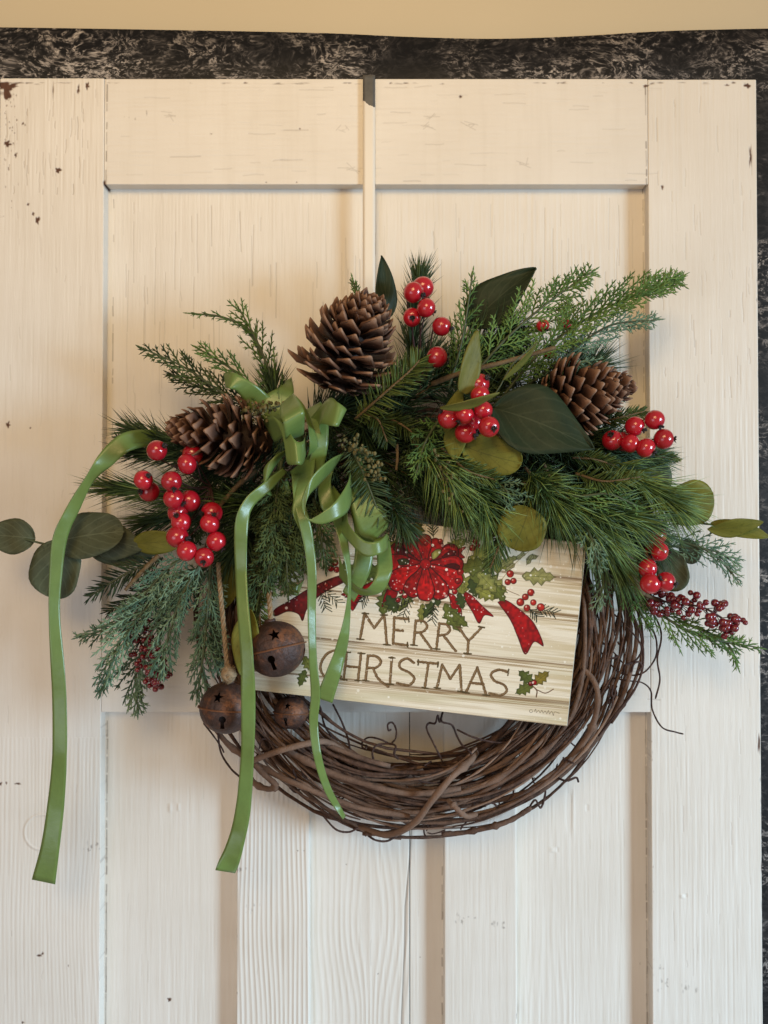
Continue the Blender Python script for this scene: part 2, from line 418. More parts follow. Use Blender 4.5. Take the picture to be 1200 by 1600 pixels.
for c_ in [(87, 262, 4, 4), (55, 341, 3, 6), (48, 331, 2, 3), (40, 316, 2, 2), (7, 220, 5, 4), (6, 143, 5, 8), (4, 130, 8, 7), (12, 128, 12, 3), (118, 134, 2, 7), (132, 128, 3, 5),
           (31, 188, 2, 2), (20, 238, 2, 4), (11, 663, 3, 4), (46, 668, 1.5, 1.5), (1037, 289, 2, 4), (720, 145, 3, 2), (414, 281, 1.2, 1.2), (462, 281, 1.2, 1.2), (327, 204, 2, 1), (467, 196, 1.5, 1.5),
           (160, 283, 2, 6), (65, 1487, 4, 2), (70, 1484, 2, 2), (110, 1503, 1, 2), (262, 1566, 3, 3), (3, 1222, 3, 2), (12, 1221, 1.5, 2.5), (30, 1222, 4, 2), (78, 137, 1, 14), (40, 1590, 2, 2),
           (1012, 128, 5, 2), (1140, 127, 4, 1.5), (1176, 240, 2, 16), (1183, 1160, 2, 16), (1187, 1350, 2, 24), (1172, 128, 4, 4), (370, 1460, 1.5, 8), (370, 1545, 1.5, 5), (806, 1580, 1.5, 6),
           (540, 1355, 1.2, 1.2), (465, 1326, 1.5, 1), (475, 1326, 1, 1), (656, 1500, 1, 1), (590, 1526, 1.5, 1)]: blob(chip, *c_)
for i in range(46): blob(chip, rng.uniform(2, 1176), 123 + abs(rng.normal()) * .9, rng.uniform(2, 9), rng.uniform(.5, 1.5), rng.uniform(.4, 1))
for i in range(60): blob(chip, abs(rng.normal()) * 14 + 1, 126 + abs(rng.normal()) * 90, rng.uniform(.5, 1.4), rng.uniform(.6, 2.4), rng.uniform(.4, 1))
for i in range(40): blob(chip, rng.choice([160.5, 1016.5]) + rng.normal() * .8, rng.uniform(1115, 1600), .8, rng.uniform(1, 4), rng.uniform(.3, .8))
for i in range(26): blob(chip, 1186 + rng.normal(), rng.uniform(140, 1590), 1.0, rng.uniform(2, 12), .7)
for bx, by, n_ in ((378, 1356, 12), (395, 1416, 7), (720, 1430, 10), (770, 1440, 9), (1025, 1508, 6), (1030, 1530, 9), (1075, 1537, 9), (148, 1318, 9), (205, 176, 4)):
    for i in range(n_): blob(dark, bx + rng.normal() * 9, by + rng.normal() * 4, rng.uniform(.8, 1.8), rng.uniform(1, 4), rng.uniform(.25, .75))
for bx, by in ((252, 173), (668, 178), (665, 190), (810, 252), (725, 190), (530, 196), (540, 262)):
    for i in range(5): line(dark, [(bx + rng.normal() * 8, by + rng.normal() * 4), (bx + 10 + rng.normal() * 8, by + rng.normal() * 4)], .8, .45)
# round plug under the paint, drips and old dents
ringd = np.hypot(XX - 68, YY - 1297); height += .5 * np.exp(-((ringd - 27) / 2.0) ** 2) + .08 * np.clip((27 - ringd) / 4, 0, 1)
for bx, by, rx, ry, s_ in ((891, 1270, 4, 34, -.55), (898, 1275, 2.5, 36, .35), (262, 1266, 3, 7, .6), (275, 1265, 2, 6, .6), (865, 1332, 4, 4, .5), (873, 1332, 2, 4, -.4), (1062, 1396, 3, 3, .5), (1068, 1395, 2, 3, -.4), (920, 1266, 2, 5, -.5)):
    height += s_ * np.exp(-((XX - bx) / rx) ** 2 - ((YY - by) / ry) ** 4)
height -= .6 * chip
def make_image(name, rgb, srgb):
    h, w = rgb.shape[:2]
    im = bpy.data.images.new(name, w, h, alpha=False, float_buffer=False)
    im.colorspace_settings.name = 'sRGB' if srgb else 'Non-Color'
    px = np.ones((h, w, 4), np.float32); px[..., :3] = np.clip(rgb, 0, 1)[::-1]
    im.pixels.foreach_set(px.ravel()); im.update(); im.pack()
    return im
door_img = make_image('door_wear', np.stack([chip, dark, height * .8 + .1], 2), False)

def paint_mat(name, c1, c2):
    k = NT(name); p = k.worldpos()
    sp = k.n('ShaderNodeSeparateXYZ', {0: p})
    # photo-pixel layout of the door face: planar in world x / z
    u = k.math('MULTIPLY_ADD', sp.outputs[0], 1 / (PX * W), .5)
    v = k.math('MULTIPLY_ADD', sp.outputs[2], 1 / (PX * H), .5 - (CZ + D * math.tan(PITCH)) / (PX * H))
    uv = k.n('ShaderNodeCombineXYZ', {0: u, 1: v}).outputs[0]
    im = k.n('ShaderNodeTexImage', {'Vector': uv}, image=door_img, extension='EXTEND', interpolation='Cubic')
    ch = k.n('ShaderNodeSeparateColor', {0: im.outputs[0]})
    base = k.mix(k.ramp(k.noise(p, 7, 4, .6), [(.35, 0.0), (.7, 1.0)]), c1, c2)
    st = k.noise(k.worldpos((60, 10, 4)), 1, 4, .65)
    base = k.mix(k.ramp(st, [(.5, 0.0), (.85, .22)]), base, (.50, .43, .33))
    col = k.mix(k.math('MULTIPLY', ch.outputs[1], .85), base, (.10, .065, .045))
    brown = k.mix(k.noise(p, 200, 3), (.045, .022, .015), (.16, .07, .04))
    col = k.mix(ch.outputs[0], col, brown)
    k.set(Base_Color=col, Roughness=k.math('MULTIPLY_ADD', ch.outputs[0], .35, .46))
    k.b.inputs['Specular IOR Level'].default_value = .35
    fine = k.noise(k.worldpos((700, 200, 60)), 1, 3, .6)
    h = k.math('ADD', ch.outputs[2], k.math('MULTIPLY', fine, .10))
    k.bump(h, .62, .0028)
    return k.m
M['paint'] = paint_mat('cream_door_paint', (.72, .665, .59), (.77, .72, .65))
k = NT('painted_strip'); p = k.worldpos(); sp = k.n('ShaderNodeSeparateXYZ', {0: p})
zt = k.math('ADD', sp.outputs[2], k.math('MULTIPLY', sp.outputs[0], .45))
zt = k.math('ADD', zt, k.math('MULTIPLY', k.noise(p, 130, 3), .008))
edge_z = at(576, 165)[2] + at(576, 165)[0] * .45
bare = k.math('GREATER_THAN', zt, edge_z + .004)
metal = k.mix(k.noise(p, 150, 3), (.07, .07, .07), (.15, .148, .14))
k.set(Base_Color=k.mix(bare, (.76, .70, .61), metal), Roughness=.45, Metallic=k.math('MULTIPLY', bare, .25)); M['strip'] = k.m

# ------------------------------------------------------------------ the setting: wall, stone-print sheet, door
TH = .036
def box(name, x0, x1, y0, y1, d0, d1, mat, parent, bev=.0012, flat_px=True):
    """box from pixel edges on the door face; d = distance in front of the face plane; bevelled edges"""
    a, b = at(x0, 800), at(x1, 800); t, u = at(600, y0), at(600, y1)
    bm = bmesh.new(); bmesh.ops.create_cube(bm, size=1)
    c = Vector(((a.x + b.x) / 2, -(d0 + d1) / 2, (t.z + u.z) / 2)); s = Vector((b.x - a.x, abs(d1 - d0), t.z - u.z))
    for v in bm.verts: v.co = Vector((v.co.x * s.x, v.co.y * s.y, v.co.z * s.z)) + c - Vector(parent.location if parent else (0, 0, 0))
    if bev: bmesh.ops.bevel(bm, geom=bm.edges[:], offset=bev, segments=3, profile=.6, affect='EDGES')
    me = bpy.data.meshes.new(name); bm.to_mesh(me); bm.free()
    return link(name, me, mat, parent)
wl = MB(); yb = TH + .062
wl.add([(-2.2, yb, 0), (2.2, yb, 0), (2.2, yb, 2.9), (-2.2, yb, 2.9), (-2.2, yb + .1, 0), (2.2, yb + .1, 0), (2.2, yb + .1, 2.9), (-2.2, yb + .1, 2.9)],
       [(0, 1, 2, 3), (7, 6, 5, 4), (0, 3, 7, 4), (1, 5, 6, 2), (3, 2, 6, 7), (0, 4, 5, 1)])
tag(wl.build('wall', M['plaster'], None, False), 'plain cream wall above the black stone print sheet', None, None, 'structure')
# hanging sheet with a sagging top edge
n_, m_ = 200, 40; G = np.zeros((m_, n_, 3))
top_px = catmull([(-1500, 44), (-700, 46), (-260, 40), (0, 43), (250, 47), (500, 52), (640, 58), (770, 61), (900, 57), (1040, 49), (1200, 45), (1460, 40), (2000, 46), (2700, 44)], n_)
yd = TH + .045
for j in range(n_):
    tp = at(top_px[j, 0], top_px[j, 1], -yd)
    for i in range(m_):
        f = i / (m_ - 1); z = tp.z * (1 - f) + .02 * f
        G[i, j] = (tp.x, yd + .006 * math.sin(tp.x * 14 + f * 3) * min(1, f * 8) + .003 * math.sin(tp.x * 37) * min(1, f * 20), z)
bd = sheet('backdrop_sheet', G, .0012, M['stone'], None)
tag(bd, 'black and grey stone print sheet hung on the wall behind the door', 'backdrop')

door = thing('door', at(592, 1600, 0) - Vector((0, 0, .85)), 'old cream painted panel door with chipped paint and cracked boards', 'door')
LX, RX, ML, MR = 159.5, 1015.5, -5, 1186.5
YB = 2780
box('stile', ML, LX, 122, YB, -TH, 0, M['paint'], door, .0014)
box('stile', RX, MR, 124, YB, -TH, 0, M['paint'], door, .0014)
box('rail', LX + .3, RX - .3, 123, 288, -TH, -.0003, M['paint'], door, .0010)
box('rail', LX + .3, RX - .3, 955, 1113, -TH, -.0003, M['paint'], door, .0010)
box('rail', LX + .3, RX - .3, 2480, YB, -TH, -.0003, M['paint'], door, .0010)
box('mullion', 371.5, 484, 1113.3, 2479.7, -TH, -.0005, M['paint'], door, .0022)
box('mullion', 693.5, 806, 1113.3, 2479.7, -TH, -.0005, M['paint'], door, .0022)
RC = .0155
box('panel', LX, RX, 280, 965, -TH + .006, -RC, M['paint'], door, 0)
for a_, b_ in ((LX - 8, 380), (476, 640.0), (641.2, 700), (800, RX + 8)):
    box('panel', a_, b_, 1105, 2488, -TH + .006, -RC, M['paint'], door, .0006)
# small sloped moulding under the top rail and along the left stile of the upper panel
def strip(name, pts, parent, mat):
    m = MB(); m.add(pts, [(0, 1, 3, 2), (2, 3, 5, 4), (4, 5, 1, 0), (0, 2, 4), (1, 5, 3)]); return m.build(name, mat, parent, False)
def wedge(x0, y0, x1, y1, side):
    """triangular moulding in the recess corner running from (x0,y0) to (x1,y1), reaching `side` px into the panel"""
    p0, p1 = at(x0, y0, -.004), at(x1, y1, -.004); q0, q1 = at(x0, y0, -RC + .0002), at(x1, y1, -RC + .0002)
    sx, sz = side; s0 = q0 + Vector((sx * PX, 0, -sz * PX)); s1 = q1 + Vector((sx * PX, 0, -sz * PX))
    strip('moulding', [p0, p1, s0, s1, q0, q1], door, M['paint'])
wedge(LX + .5, 288.2, RX - .5, 288.2, (0, 7)); wedge(LX + .2, 294, LX + .2, 954, (7, 0))

hg = thing('wreath_hanger', at(576, 123, .002), 'flat metal over-door strap painted cream with bare top end', 'hanger')
a_, b_ = at(567, 300).x, at(586, 300).x; zt_ = at(576, 118.8).z; zb_ = at(576, 560).z
prof = [(.0026, zb_), (.0026, zb_ + .1), (.0026, zt_ - .1), (.0026, zt_ - .004), (.0015, zt_ - .001), (-.002, zt_ + .0012), (-TH, zt_ + .0012), (-TH - .003, zt_ - .003), (-TH - .003, zt_ - .05)]
sheet('strap', [[(a_ + (b_ - a_) * j / 4, -d_, z_) for j in range(5)] for d_, z_ in prof], .0014, M['strip'], hg)

# ------------------------------------------------------------------ grapevine wreath
wreath = thing('grapevine_wreath', at(652, 1240, .03), 'round wreath of twisted brown grapevine stems hanging on the door', 'wreath')
CX, CY = 652, 962
def vine(P, r, tint, mat='vine', name='vine', sides=8, knots=True):
    n = len(P); rr = np.full(n, r) * (1 + .06 * rng.normal(size=n))
    if knots:
        for q in range(max(1, n // 14)):
            i = rng.randint(2, n - 2); rr[i] *= rng.uniform(1.35, 1.8); rr[i - 1] *= 1.15
    rr[0] *= .8; rr[-1] *= .7
    m = MB(); m.tube(P, rr, sides, tint); return m.build(name, M[mat], wreath)
for i in range(66):
    f = rng.beta(1.15, 1.15); r0 = 226 + f * 106
    edge = abs(f - .5) * 2
    d0 = .018 + rng.uniform(0, 1) * .066 * math.sqrt(max(.05, 1 - edge ** 2))
    span = rng.uniform(150, 330); start = rng.uniform(0, 360) if i % 3 else rng.uniform(-80, 20)
    n = int(span / 4.2); th = np.radians(start + np.linspace(0, span, n))
    k1, k2, p1, p2 = rng.uniform(1.0, 2.6), rng.uniform(3, 6), rng.uniform(0, 6.3), rng.uniform(0, 6.3)
    amp = rng.uniform(8, 30)
    r_ = np.clip(r0 + amp * np.sin(k1 * th + p1) + 4.5 * np.sin(k2 * th + p2), 216, 345) + np.cumsum(rng.normal(size=n)) * .45
    kn = np.arange(0, n + 12, rng.randint(7, 12)); r_ = r_ + np.interp(np.arange(n), kn, rng.normal(size=len(kn)) * 4.2)
    dd = np.clip(d0 + .014 * np.sin(k1 * 1.3 * th + p2), .008, .078)
    dd = dd - np.clip(-np.sin(th) * 1.6, 0, 1) * np.maximum(dd - .03, 0) * .8     # flatter where the greenery is wired on
    P = np.array([at(CX + a * math.cos(t), CY + a * math.sin(t), q) for a, t, q in zip(r_, th, dd)])
    vine(P, PX * .92 * rng.choice([1.2, 1.7, 2.3, 2.9, 3.6, 4.5], p=[.2, .22, .22, .2, .12, .04]), rng.uniform(0, .75) ** 1.5)
for i in range(44):           # thinner runners lying over the front of the ring
    t0 = rng.uniform(-40, 120); span = rng.uniform(40, 110); n = int(span / 2.6); th = np.radians(t0 + np.linspace(0, span, n))
    ra, rb = rng.uniform(224, 334, 2); rb = ra + np.clip(rb - ra, -60, 60)
    kn = np.arange(0, n + 12, 9); r_ = np.linspace(ra, rb, n) + 7 * np.sin(np.linspace(0, rng.uniform(2, 7), n)) + np.interp(np.arange(n), kn, rng.normal(size=len(kn)) * 4)
    dd = rng.uniform(.058, .082) + .006 * np.sin(np.linspace(0, 5, n)) - np.abs(r_ - 280) / 56 * .014
    P = np.array([at(CX + a * math.cos(t), CY + a * math.sin(t), q) for a, t, q in zip(r_, th, dd)])
    vine(P, PX * rng.uniform(1.1, 2.6), rng.uniform(.1, 1.0))
for pts, r, t in ([[(746, 1168, .03), (737, 1186, .07), (704, 1216, .098), (674, 1252, .10), (645, 1288, .088), (605, 1304, .06), (560, 1292, .04)], 5.6, .7],
                  [[(385, 1196, .075), (399, 1187, .088), (440, 1172, .095), (484, 1161, .09), (512, 1160, .07), (540, 1178, .05)], 5.4, .75],
                  [[(398, 1192, .085), (415, 1212, .09), (431, 1226, .09), (420, 1233, .075), (396, 1222, .06), (380, 1190, .05)], 4.8, .6],
                  [[(330, 1130, .05), (362, 1168, .07), (420, 1205, .085), (480, 1232, .09), (560, 1262, .09), (640, 1275, .085)], 4.5, .55],
                  [[(395, 1130, .05), (440, 1165, .07), (500, 1200, .085), (560, 1222, .09), (640, 1240, .085), (720, 1232, .08)], 5.2, .6],
                  [[(905, 1040, .07), (925, 1060, .08), (934, 1085, .085), (930, 1120, .08), (915, 1155, .07), (880, 1195, .06), (820, 1240, .06)], 4.8, .6],
                  [[(690, 1303, .05), (730, 1300, .055), (790, 1285, .06), (830, 1262, .055)], 4.6, .45],
                  [[(566, 1303, .05), (590, 1303, .05), (620, 1297, .05)], 3.0, .1],
                  [[(955, 1130, .05), (985, 1080, .055), (1003, 1020, .055), (998, 960, .05), (975, 900, .045)], 3.0, .2],
                  [[(930, 1150, .05), (965, 1105, .06), (985, 1050, .06), (995, 985, .05), (975, 940, .05), (950, 900, .05)], 3.8, .45],
                  [[(700, 1250, .085), (712, 1262, .095), (728, 1275, .09), (745, 1272, .08)], 4.6, .6]):
    vine(path(pts, 34), PX * r * .86, t)
TENDRILS = [
 [(584, 1190), (582, 1174), (590, 1164), (608, 1162), (618, 1166), (616, 1178), (622, 1186)],
 [(608, 1162), (596, 1156), (578, 1152), (567, 1158), (566, 1167), (571, 1169), (573, 1164)],
 [(612, 1161), (618, 1154), (619, 1140), (613, 1129), (606, 1132), (607, 1141), (611, 1140)],
 [(692, 1191), (680, 1167), (667, 1140), (670, 1130), (680, 1130), (684, 1118), (687, 1128), (692, 1112), (690, 1127), (706, 1133), (714, 1150), (722, 1164), (735, 1176), (737, 1190)],
 [(714, 1140), (740, 1152), (775, 1160), (800, 1158)],
 [(960, 1060), (985, 1064), (1004, 1067), (1017, 1080), (1019, 1108), (1034, 1136), (1056, 1144), (1068, 1147)],
 [(985, 925), (1005, 940), (1020, 958), (1031, 980), (1033, 1000), (1027, 1030), (1031, 1062), (1024, 1092)],
 [(972, 930), (990, 963), (1003, 1000), (1004, 1043), (990, 1080), (965, 1112), (935, 1150)],
 [(905, 990), (918, 998), (940, 1020), (963, 1047), (985, 1055), (1007, 1050), (1024, 1028), (1026, 1004), (1021, 985)],
 [(935, 1000), (950, 1010), (968, 1030), (976, 1042), (970, 1058), (955, 1060)],
 [(986, 1050), (990, 1038), (998, 1034), (1003, 1042), (996, 1050)],
 [(960, 960), (985, 985), (1002, 1010), (995, 1030), (975, 1040)],
 [(975, 1075), (970, 1090), (978, 1098), (983, 1085)],
 [(575, 1306), (588, 1313), (605, 1314), (622, 1305)],
 [(505, 1275), (525, 1296), (545, 1300), (560, 1293)],
 [(340, 1140), (345, 1175), (360, 1200), (376, 1215)],
 [(318, 1130), (330, 1145), (345, 1166), (350, 1176)],
 [(520, 1100), (535, 1130), (545, 1160), (548, 1188)],
 [(870, 1215), (885, 1220), (900, 1215), (904, 1222)], [(825, 1265), (836, 1250), (845, 1262), (852, 1240), (850, 1225)],
 [(780, 1200), (768, 1208), (772, 1190), (800, 1170), (830, 1152)], [(835, 1225), (828, 1200), (838, 1180), (866, 1172)],
 [(640, 1205), (655, 1220), (690, 1225)], [(450, 1215), (470, 1225), (463, 1238), (452, 1230)], [(405, 1170), (410, 1155), (425, 1160), (420, 1172)],
 [(860, 1135), (880, 1150), (905, 1170), (920, 1165)], [(540, 1210), (556, 1195), (560, 1222)], [(600, 1265), (612, 1280), (606, 1262)],
 [(485, 1085), (500, 1105), (508, 1135), (530, 1165)]]
for pts in TENDRILS:
    d0 = rng.uniform(.045, .07)
    P = path([(x, y, d0 + .006 * math.sin(i * 1.7)) for i, (x, y) in enumerate(pts)], 12 * len(pts) // 2 + 8)
    vine(P, PX * rng.uniform(1.2, 1.7), rng.uniform(0, .4), 'tendril', 'tendril', 6, False)
for i in range(120):          # short stubs, curls and broken side shoots
    t = math.radians(rng.uniform(-10, 165)); r0 = rng.uniform(224, 338); d0 = rng.uniform(.045, .074)
    L = rng.uniform(10, 34); a = t + rng.uniform(.4, 2.4); x, y = CX + r0 * math.cos(t), CY + r0 * math.sin(t)
    pts = [(x, y, d0)]; 
    for q in range(4):
        a += rng.normal() * .5; x += L / 4 * math.cos(a); y += L / 4 * math.sin(a); pts.append((x, y, d0 + q * .002))
    vine(path(pts, 9), PX * rng.uniform(.7, 1.9), rng.uniform(0, .5), 'tendril', 'side_shoot', 6, False)

# ------------------------------------------------------------------ foliage builders
def pine(label, pts, n, ln, mat='pine', spread=(18, 62), tip=0.5, tlo=.1, thi=.9, droop=.0, start=.08):
    P = path(pts, 24); T, N, B = frames(P)
    o = thing('pine_sprig', P[0], label, 'pine sprig', 'long needled pine sprigs')
    s = MB(); s.tube(P, np.linspace(2.4, 1.3, 24) * PX, 6, .3); s.build('stem', M['twig'], o)
    m = MB()
    for i in range(n):
        f = start + (1 - start) * (i + rng.rand()) / n; k_ = min(int(f * 23), 22); q = f * 23 - k_
        p = P[k_] * (1 - q) + P[k_ + 1] * q
        ph = rng.uniform(0, 6.283); a = R(rng.uniform(*spread)) * (1 - .45 * f)
        dr = math.cos(a) * T[k_] + math.sin(a) * (math.cos(ph) * N[k_] + math.sin(ph) * B[k_])
        L = ln * PX * rng.uniform(.72, 1.12) * (1 - .25 * max(0, f - .8) / .2)
        bend = np.array([0, 0, -1]) * L * (.04 + droop) * rng.uniform(0, 1.6) + rng.normal(size=3) * L * .085
        m.needle(p, dr, L, PX * rng.uniform(.75, 1.1), bend, float(np.clip(rng.uniform(tlo, thi) * .7 + .2 * f * thi + (.35 if rng.rand() < .30 * thi else 0), 0, 1)))
    tag(m.build('needles', M[mat], o), None, None, None, 'stuff')
    return o
def fir(label, pts, n, ln, w=1.5, mat='fir', ang=62, flat=.35, tlo=.2, thi=.9, curl=.12):
    P = path(pts, 24); T, N, B = frames(P)
    o = thing('fir_sprig', P[0], label, 'fir sprig', 'short needled fir sprigs')
    s = MB(); s.tube(P, np.linspace(2.2, 1.1, 24) * PX, 6, .4); s.build('stem', M['twig'] if mat == 'fir' else M['stem_green'], o)
    m = MB()
    for i in range(n):
        f = (i + rng.rand() * .6) / n; k_ = min(int(f * 23), 22); q = f * 23 - k_
        p = P[k_] * (1 - q) + P[k_ + 1] * q
        sg = 1 if i % 2 else -1
        el = rng.normal() * flat + (.5 if i % 5 == 0 else 0)
        a = R(ang + rng.normal() * 8) * (1 - .35 * f ** 3)
        side = math.cos(el) * sg * B[k_] + math.sin(el) * N[k_]
        dr = math.cos(a) * T[k_] + math.sin(a) * side
        L = ln * PX * rng.uniform(.8, 1.1) * (.55 + .45 * min(1, f * 6)) * (1 - .5 * max(0, f - .65) / .35)
        m.blade(p, dr, unit(N[k_] + rng.normal(size=3) * .25), L, w * PX * .62, N[k_] * L * curl * rng.uniform(-.3, 1.4) + T[k_] * L * .12 * rng.rand(), rng.uniform(tlo, thi))
    tag(m.build('needles', M[mat], o), None, None, None, 'stuff')
    return o
def scaly(m, P, r, tint):
    """branchlet clad in small overlapping scales: beaded taper"""
    n = len(P); rr = r * np.where(np.arange(n) % 2 == 0, 1.18, .72) * np.linspace(1, .6, n); rr[-1] *= .35
    m.tube(P, rr, 4, tint, False)
def cedar(label, pts, L2=42, L3=12, step2=8, step3=5.0, r=1.5, mat='cedar', start=.05, ang=42, tlo=.15, thi=.9, droop=0.0, roll=.25, taper=.9):
    n0 = 40; P = path(pts, n0); T, N, B = frames(P)
    o = thing('cedar_sprig', P[0], label, 'cedar sprig', 'feathery cedar sprigs')
    s = MB(); s.tube(P, np.linspace(2.6, 1.2, n0) * PX, 6, .3); s.build('stem', M['stem_green'], o)
    m = MB(); tot = np.sum(np.linalg.norm(np.diff(P, axis=0), axis=1)) / PX
    c = int(tot / step2); ro = rng.normal() * roll
    for i in range(c):
        f = start + (1 - start) * (i + .3 * rng.rand()) / c; k_ = min(int(f * (n0 - 1)), n0 - 2); q = f * (n0 - 1) - k_
        p = P[k_] * (1 - q) + P[k_ + 1] * q; sg = 1 if i % 2 else -1
        rr = ro + rng.normal() * .3
        side = math.cos(rr) * B[k_] * sg + math.sin(rr) * N[k_]
        a = R(ang + rng.normal() * 8) * (1 - .3 * f)
        d = unit(math.cos(a) * T[k_] + math.sin(a) * side + N[k_] * .12 * rng.normal())
        L = L2 * PX * (.45 + .55 * min(1, f * 4)) * (1 - taper * f ** 2.2) * rng.uniform(.7, 1.15) + 5 * PX
        nn = max(4, int(L / PX / 2.6)); u = np.linspace(0, 1, nn)[:, None]
        Q = p + d * L * u + (T[k_] * .22 + np.array([0, 0, -droop])) * L * u * u
        base = float(np.clip(rng.uniform(tlo, thi), 0, 1))
        scaly(m, Q, r * PX, base)
        c3 = int(L / PX / step3)
        up = unit(np.cross(np.cross(d, N[k_]), d))
        for j in range(c3):
            g = .12 + .83 * (j + .3 * rng.rand()) / max(1, c3); s3 = 1 if j % 2 else -1
            pp = p + d * L * g + (T[k_] * .22 + np.array([0, 0, -droop])) * L * g * g
            sd = np.cross(d, up); d3 = unit(d * .74 + sd * s3 * .62 + up * rng.normal() * .22)
            l3 = L3 * PX * (1 - .6 * g) * rng.uniform(.6, 1.2)
            n3 = max(3, int(l3 / PX / 2.2)); w = np.linspace(0, 1, n3)[:, None]
            scaly(m, pp + d3 * l3 * w + d * l3 * .15 * w * w, r * .85 * PX, float(np.clip(base + .18 * g + rng.normal() * .06, 0, 1)))
            if l3 > 7 * PX and rng.rand() < .7:
                for s4 in (1, -1):
                    p4 = pp + d3 * l3 * .5; d4 = unit(d3 * .75 + np.cross(d3, up) * s4 * .6); l4 = l3 * .42
                    scaly(m, p4 + d4 * l4 * np.linspace(0, 1, 3)[:, None], r * .8 * PX, float(np.clip(base + .2, 0, 1)))
    # leading tip
    tip = P[-1] + T[-1] * np.linspace(0, 1, 7)[:, None] * 14 * PX; scaly(m, tip, r * PX, .7)
    tag(m.build('scale_leaves', M[mat], o), None, None, None, 'stuff')
    return o

def leaf(parent, x, y, d, L, Wd, ang, mat, kind='round', tilt=(0, 0), cup=.12, bend=.1, name='leaf', th=.0007):
    """leaf centred on pixel (x, y): length L and width Wd in pixels, ang = direction of its tip (degrees, 0 right, 90 up);
    tilt = (lean of the tip toward the room, roll about the midrib) in degrees"""
    n, m = 15, 11; c = at(x, y, d); sc = PX * (D - d) / D; out = np.zeros((n, m, 3))
    lx = np.array([math.cos(R(ang)), 0, math.sin(R(ang))]); ly = np.array([-math.sin(R(ang)), 0, math.cos(R(ang))]); lz = np.array([0, -1.0, 0])
    t1 = R(tilt[0]); ax = lx * math.cos(t1) + lz * math.sin(t1); nz = lz * math.cos(t1) - lx * math.sin(t1)
    t2 = R(tilt[1]); ay = ly * math.cos(t2) + nz * math.sin(t2); nz = nz * math.cos(t2) - ly * math.sin(t2)
    w1 = rng.normal() * .05; w2 = rng.uniform(0, 6)
    for i in range(n):
        u = .5 - .5 * math.cos(math.pi * (i + .25) / (n - .5)) 
        if kind == 'round': hw = math.sqrt(max(0, 1 - (2 * u - 1) ** 2)) ** .9
        elif kind == 'oval': hw = math.sin(math.pi * u ** .85) ** .8
        elif kind == 'point': hw = math.sin(math.pi * u ** .75) ** .85 * (1 - .25 * u)
        else: hw = math.sin(math.pi * u ** .6) ** .6
        for j in range(m):
            v = 2 * j / (m - 1) - 1
            z = cup * abs(v) ** 1.6 * hw * Wd / 2 - bend * (2 * u - 1) ** 2 * L / 2 + .055 * Wd * math.sin(v * 3 + u * 6 + w2) * abs(v)
            p = ax * (u - .5) * L + ay * v * hw * Wd / 2 * (1 + .04 * math.sin(u * 9 + w2)) + nz * z + ay * w1 * L * (u - .5) ** 2
            out[i, j] = np.array(c) + p * sc
    return sheet(name, out, th, M[mat], parent)

# ------------------------------------------------------------------ foliage placed
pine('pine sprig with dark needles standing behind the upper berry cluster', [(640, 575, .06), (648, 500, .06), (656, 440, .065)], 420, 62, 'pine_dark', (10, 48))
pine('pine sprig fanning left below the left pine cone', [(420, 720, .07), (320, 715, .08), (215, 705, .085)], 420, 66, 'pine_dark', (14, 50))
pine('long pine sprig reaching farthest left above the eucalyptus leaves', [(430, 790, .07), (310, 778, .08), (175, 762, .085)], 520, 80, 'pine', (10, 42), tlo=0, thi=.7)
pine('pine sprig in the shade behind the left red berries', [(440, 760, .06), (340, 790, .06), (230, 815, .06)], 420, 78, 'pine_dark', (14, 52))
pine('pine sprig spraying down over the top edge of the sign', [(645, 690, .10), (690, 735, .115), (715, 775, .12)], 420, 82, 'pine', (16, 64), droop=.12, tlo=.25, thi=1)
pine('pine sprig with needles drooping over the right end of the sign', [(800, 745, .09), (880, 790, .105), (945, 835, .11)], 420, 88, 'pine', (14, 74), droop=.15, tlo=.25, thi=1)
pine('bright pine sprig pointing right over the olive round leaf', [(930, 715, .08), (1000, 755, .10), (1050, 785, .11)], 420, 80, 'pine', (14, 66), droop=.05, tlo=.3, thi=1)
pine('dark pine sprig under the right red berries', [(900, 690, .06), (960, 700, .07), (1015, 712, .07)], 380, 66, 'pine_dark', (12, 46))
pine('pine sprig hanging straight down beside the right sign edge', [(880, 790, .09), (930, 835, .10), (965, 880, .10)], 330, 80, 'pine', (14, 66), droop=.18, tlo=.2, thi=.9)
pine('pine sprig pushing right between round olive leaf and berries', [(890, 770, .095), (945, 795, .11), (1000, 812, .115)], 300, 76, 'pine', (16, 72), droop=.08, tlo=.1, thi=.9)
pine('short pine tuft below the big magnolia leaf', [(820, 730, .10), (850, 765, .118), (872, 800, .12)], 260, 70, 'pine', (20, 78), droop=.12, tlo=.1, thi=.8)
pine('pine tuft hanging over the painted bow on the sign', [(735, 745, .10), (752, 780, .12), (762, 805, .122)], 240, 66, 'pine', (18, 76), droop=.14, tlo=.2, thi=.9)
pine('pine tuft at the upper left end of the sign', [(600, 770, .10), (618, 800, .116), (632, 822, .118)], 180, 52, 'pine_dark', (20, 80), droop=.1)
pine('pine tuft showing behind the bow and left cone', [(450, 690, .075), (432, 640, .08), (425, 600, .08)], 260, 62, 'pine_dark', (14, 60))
pine('pine tuft beneath the far left tail of the ribbon', [(330, 700, .08), (265, 690, .088), (205, 672, .088)], 260, 56, 'pine_dark', (14, 60))
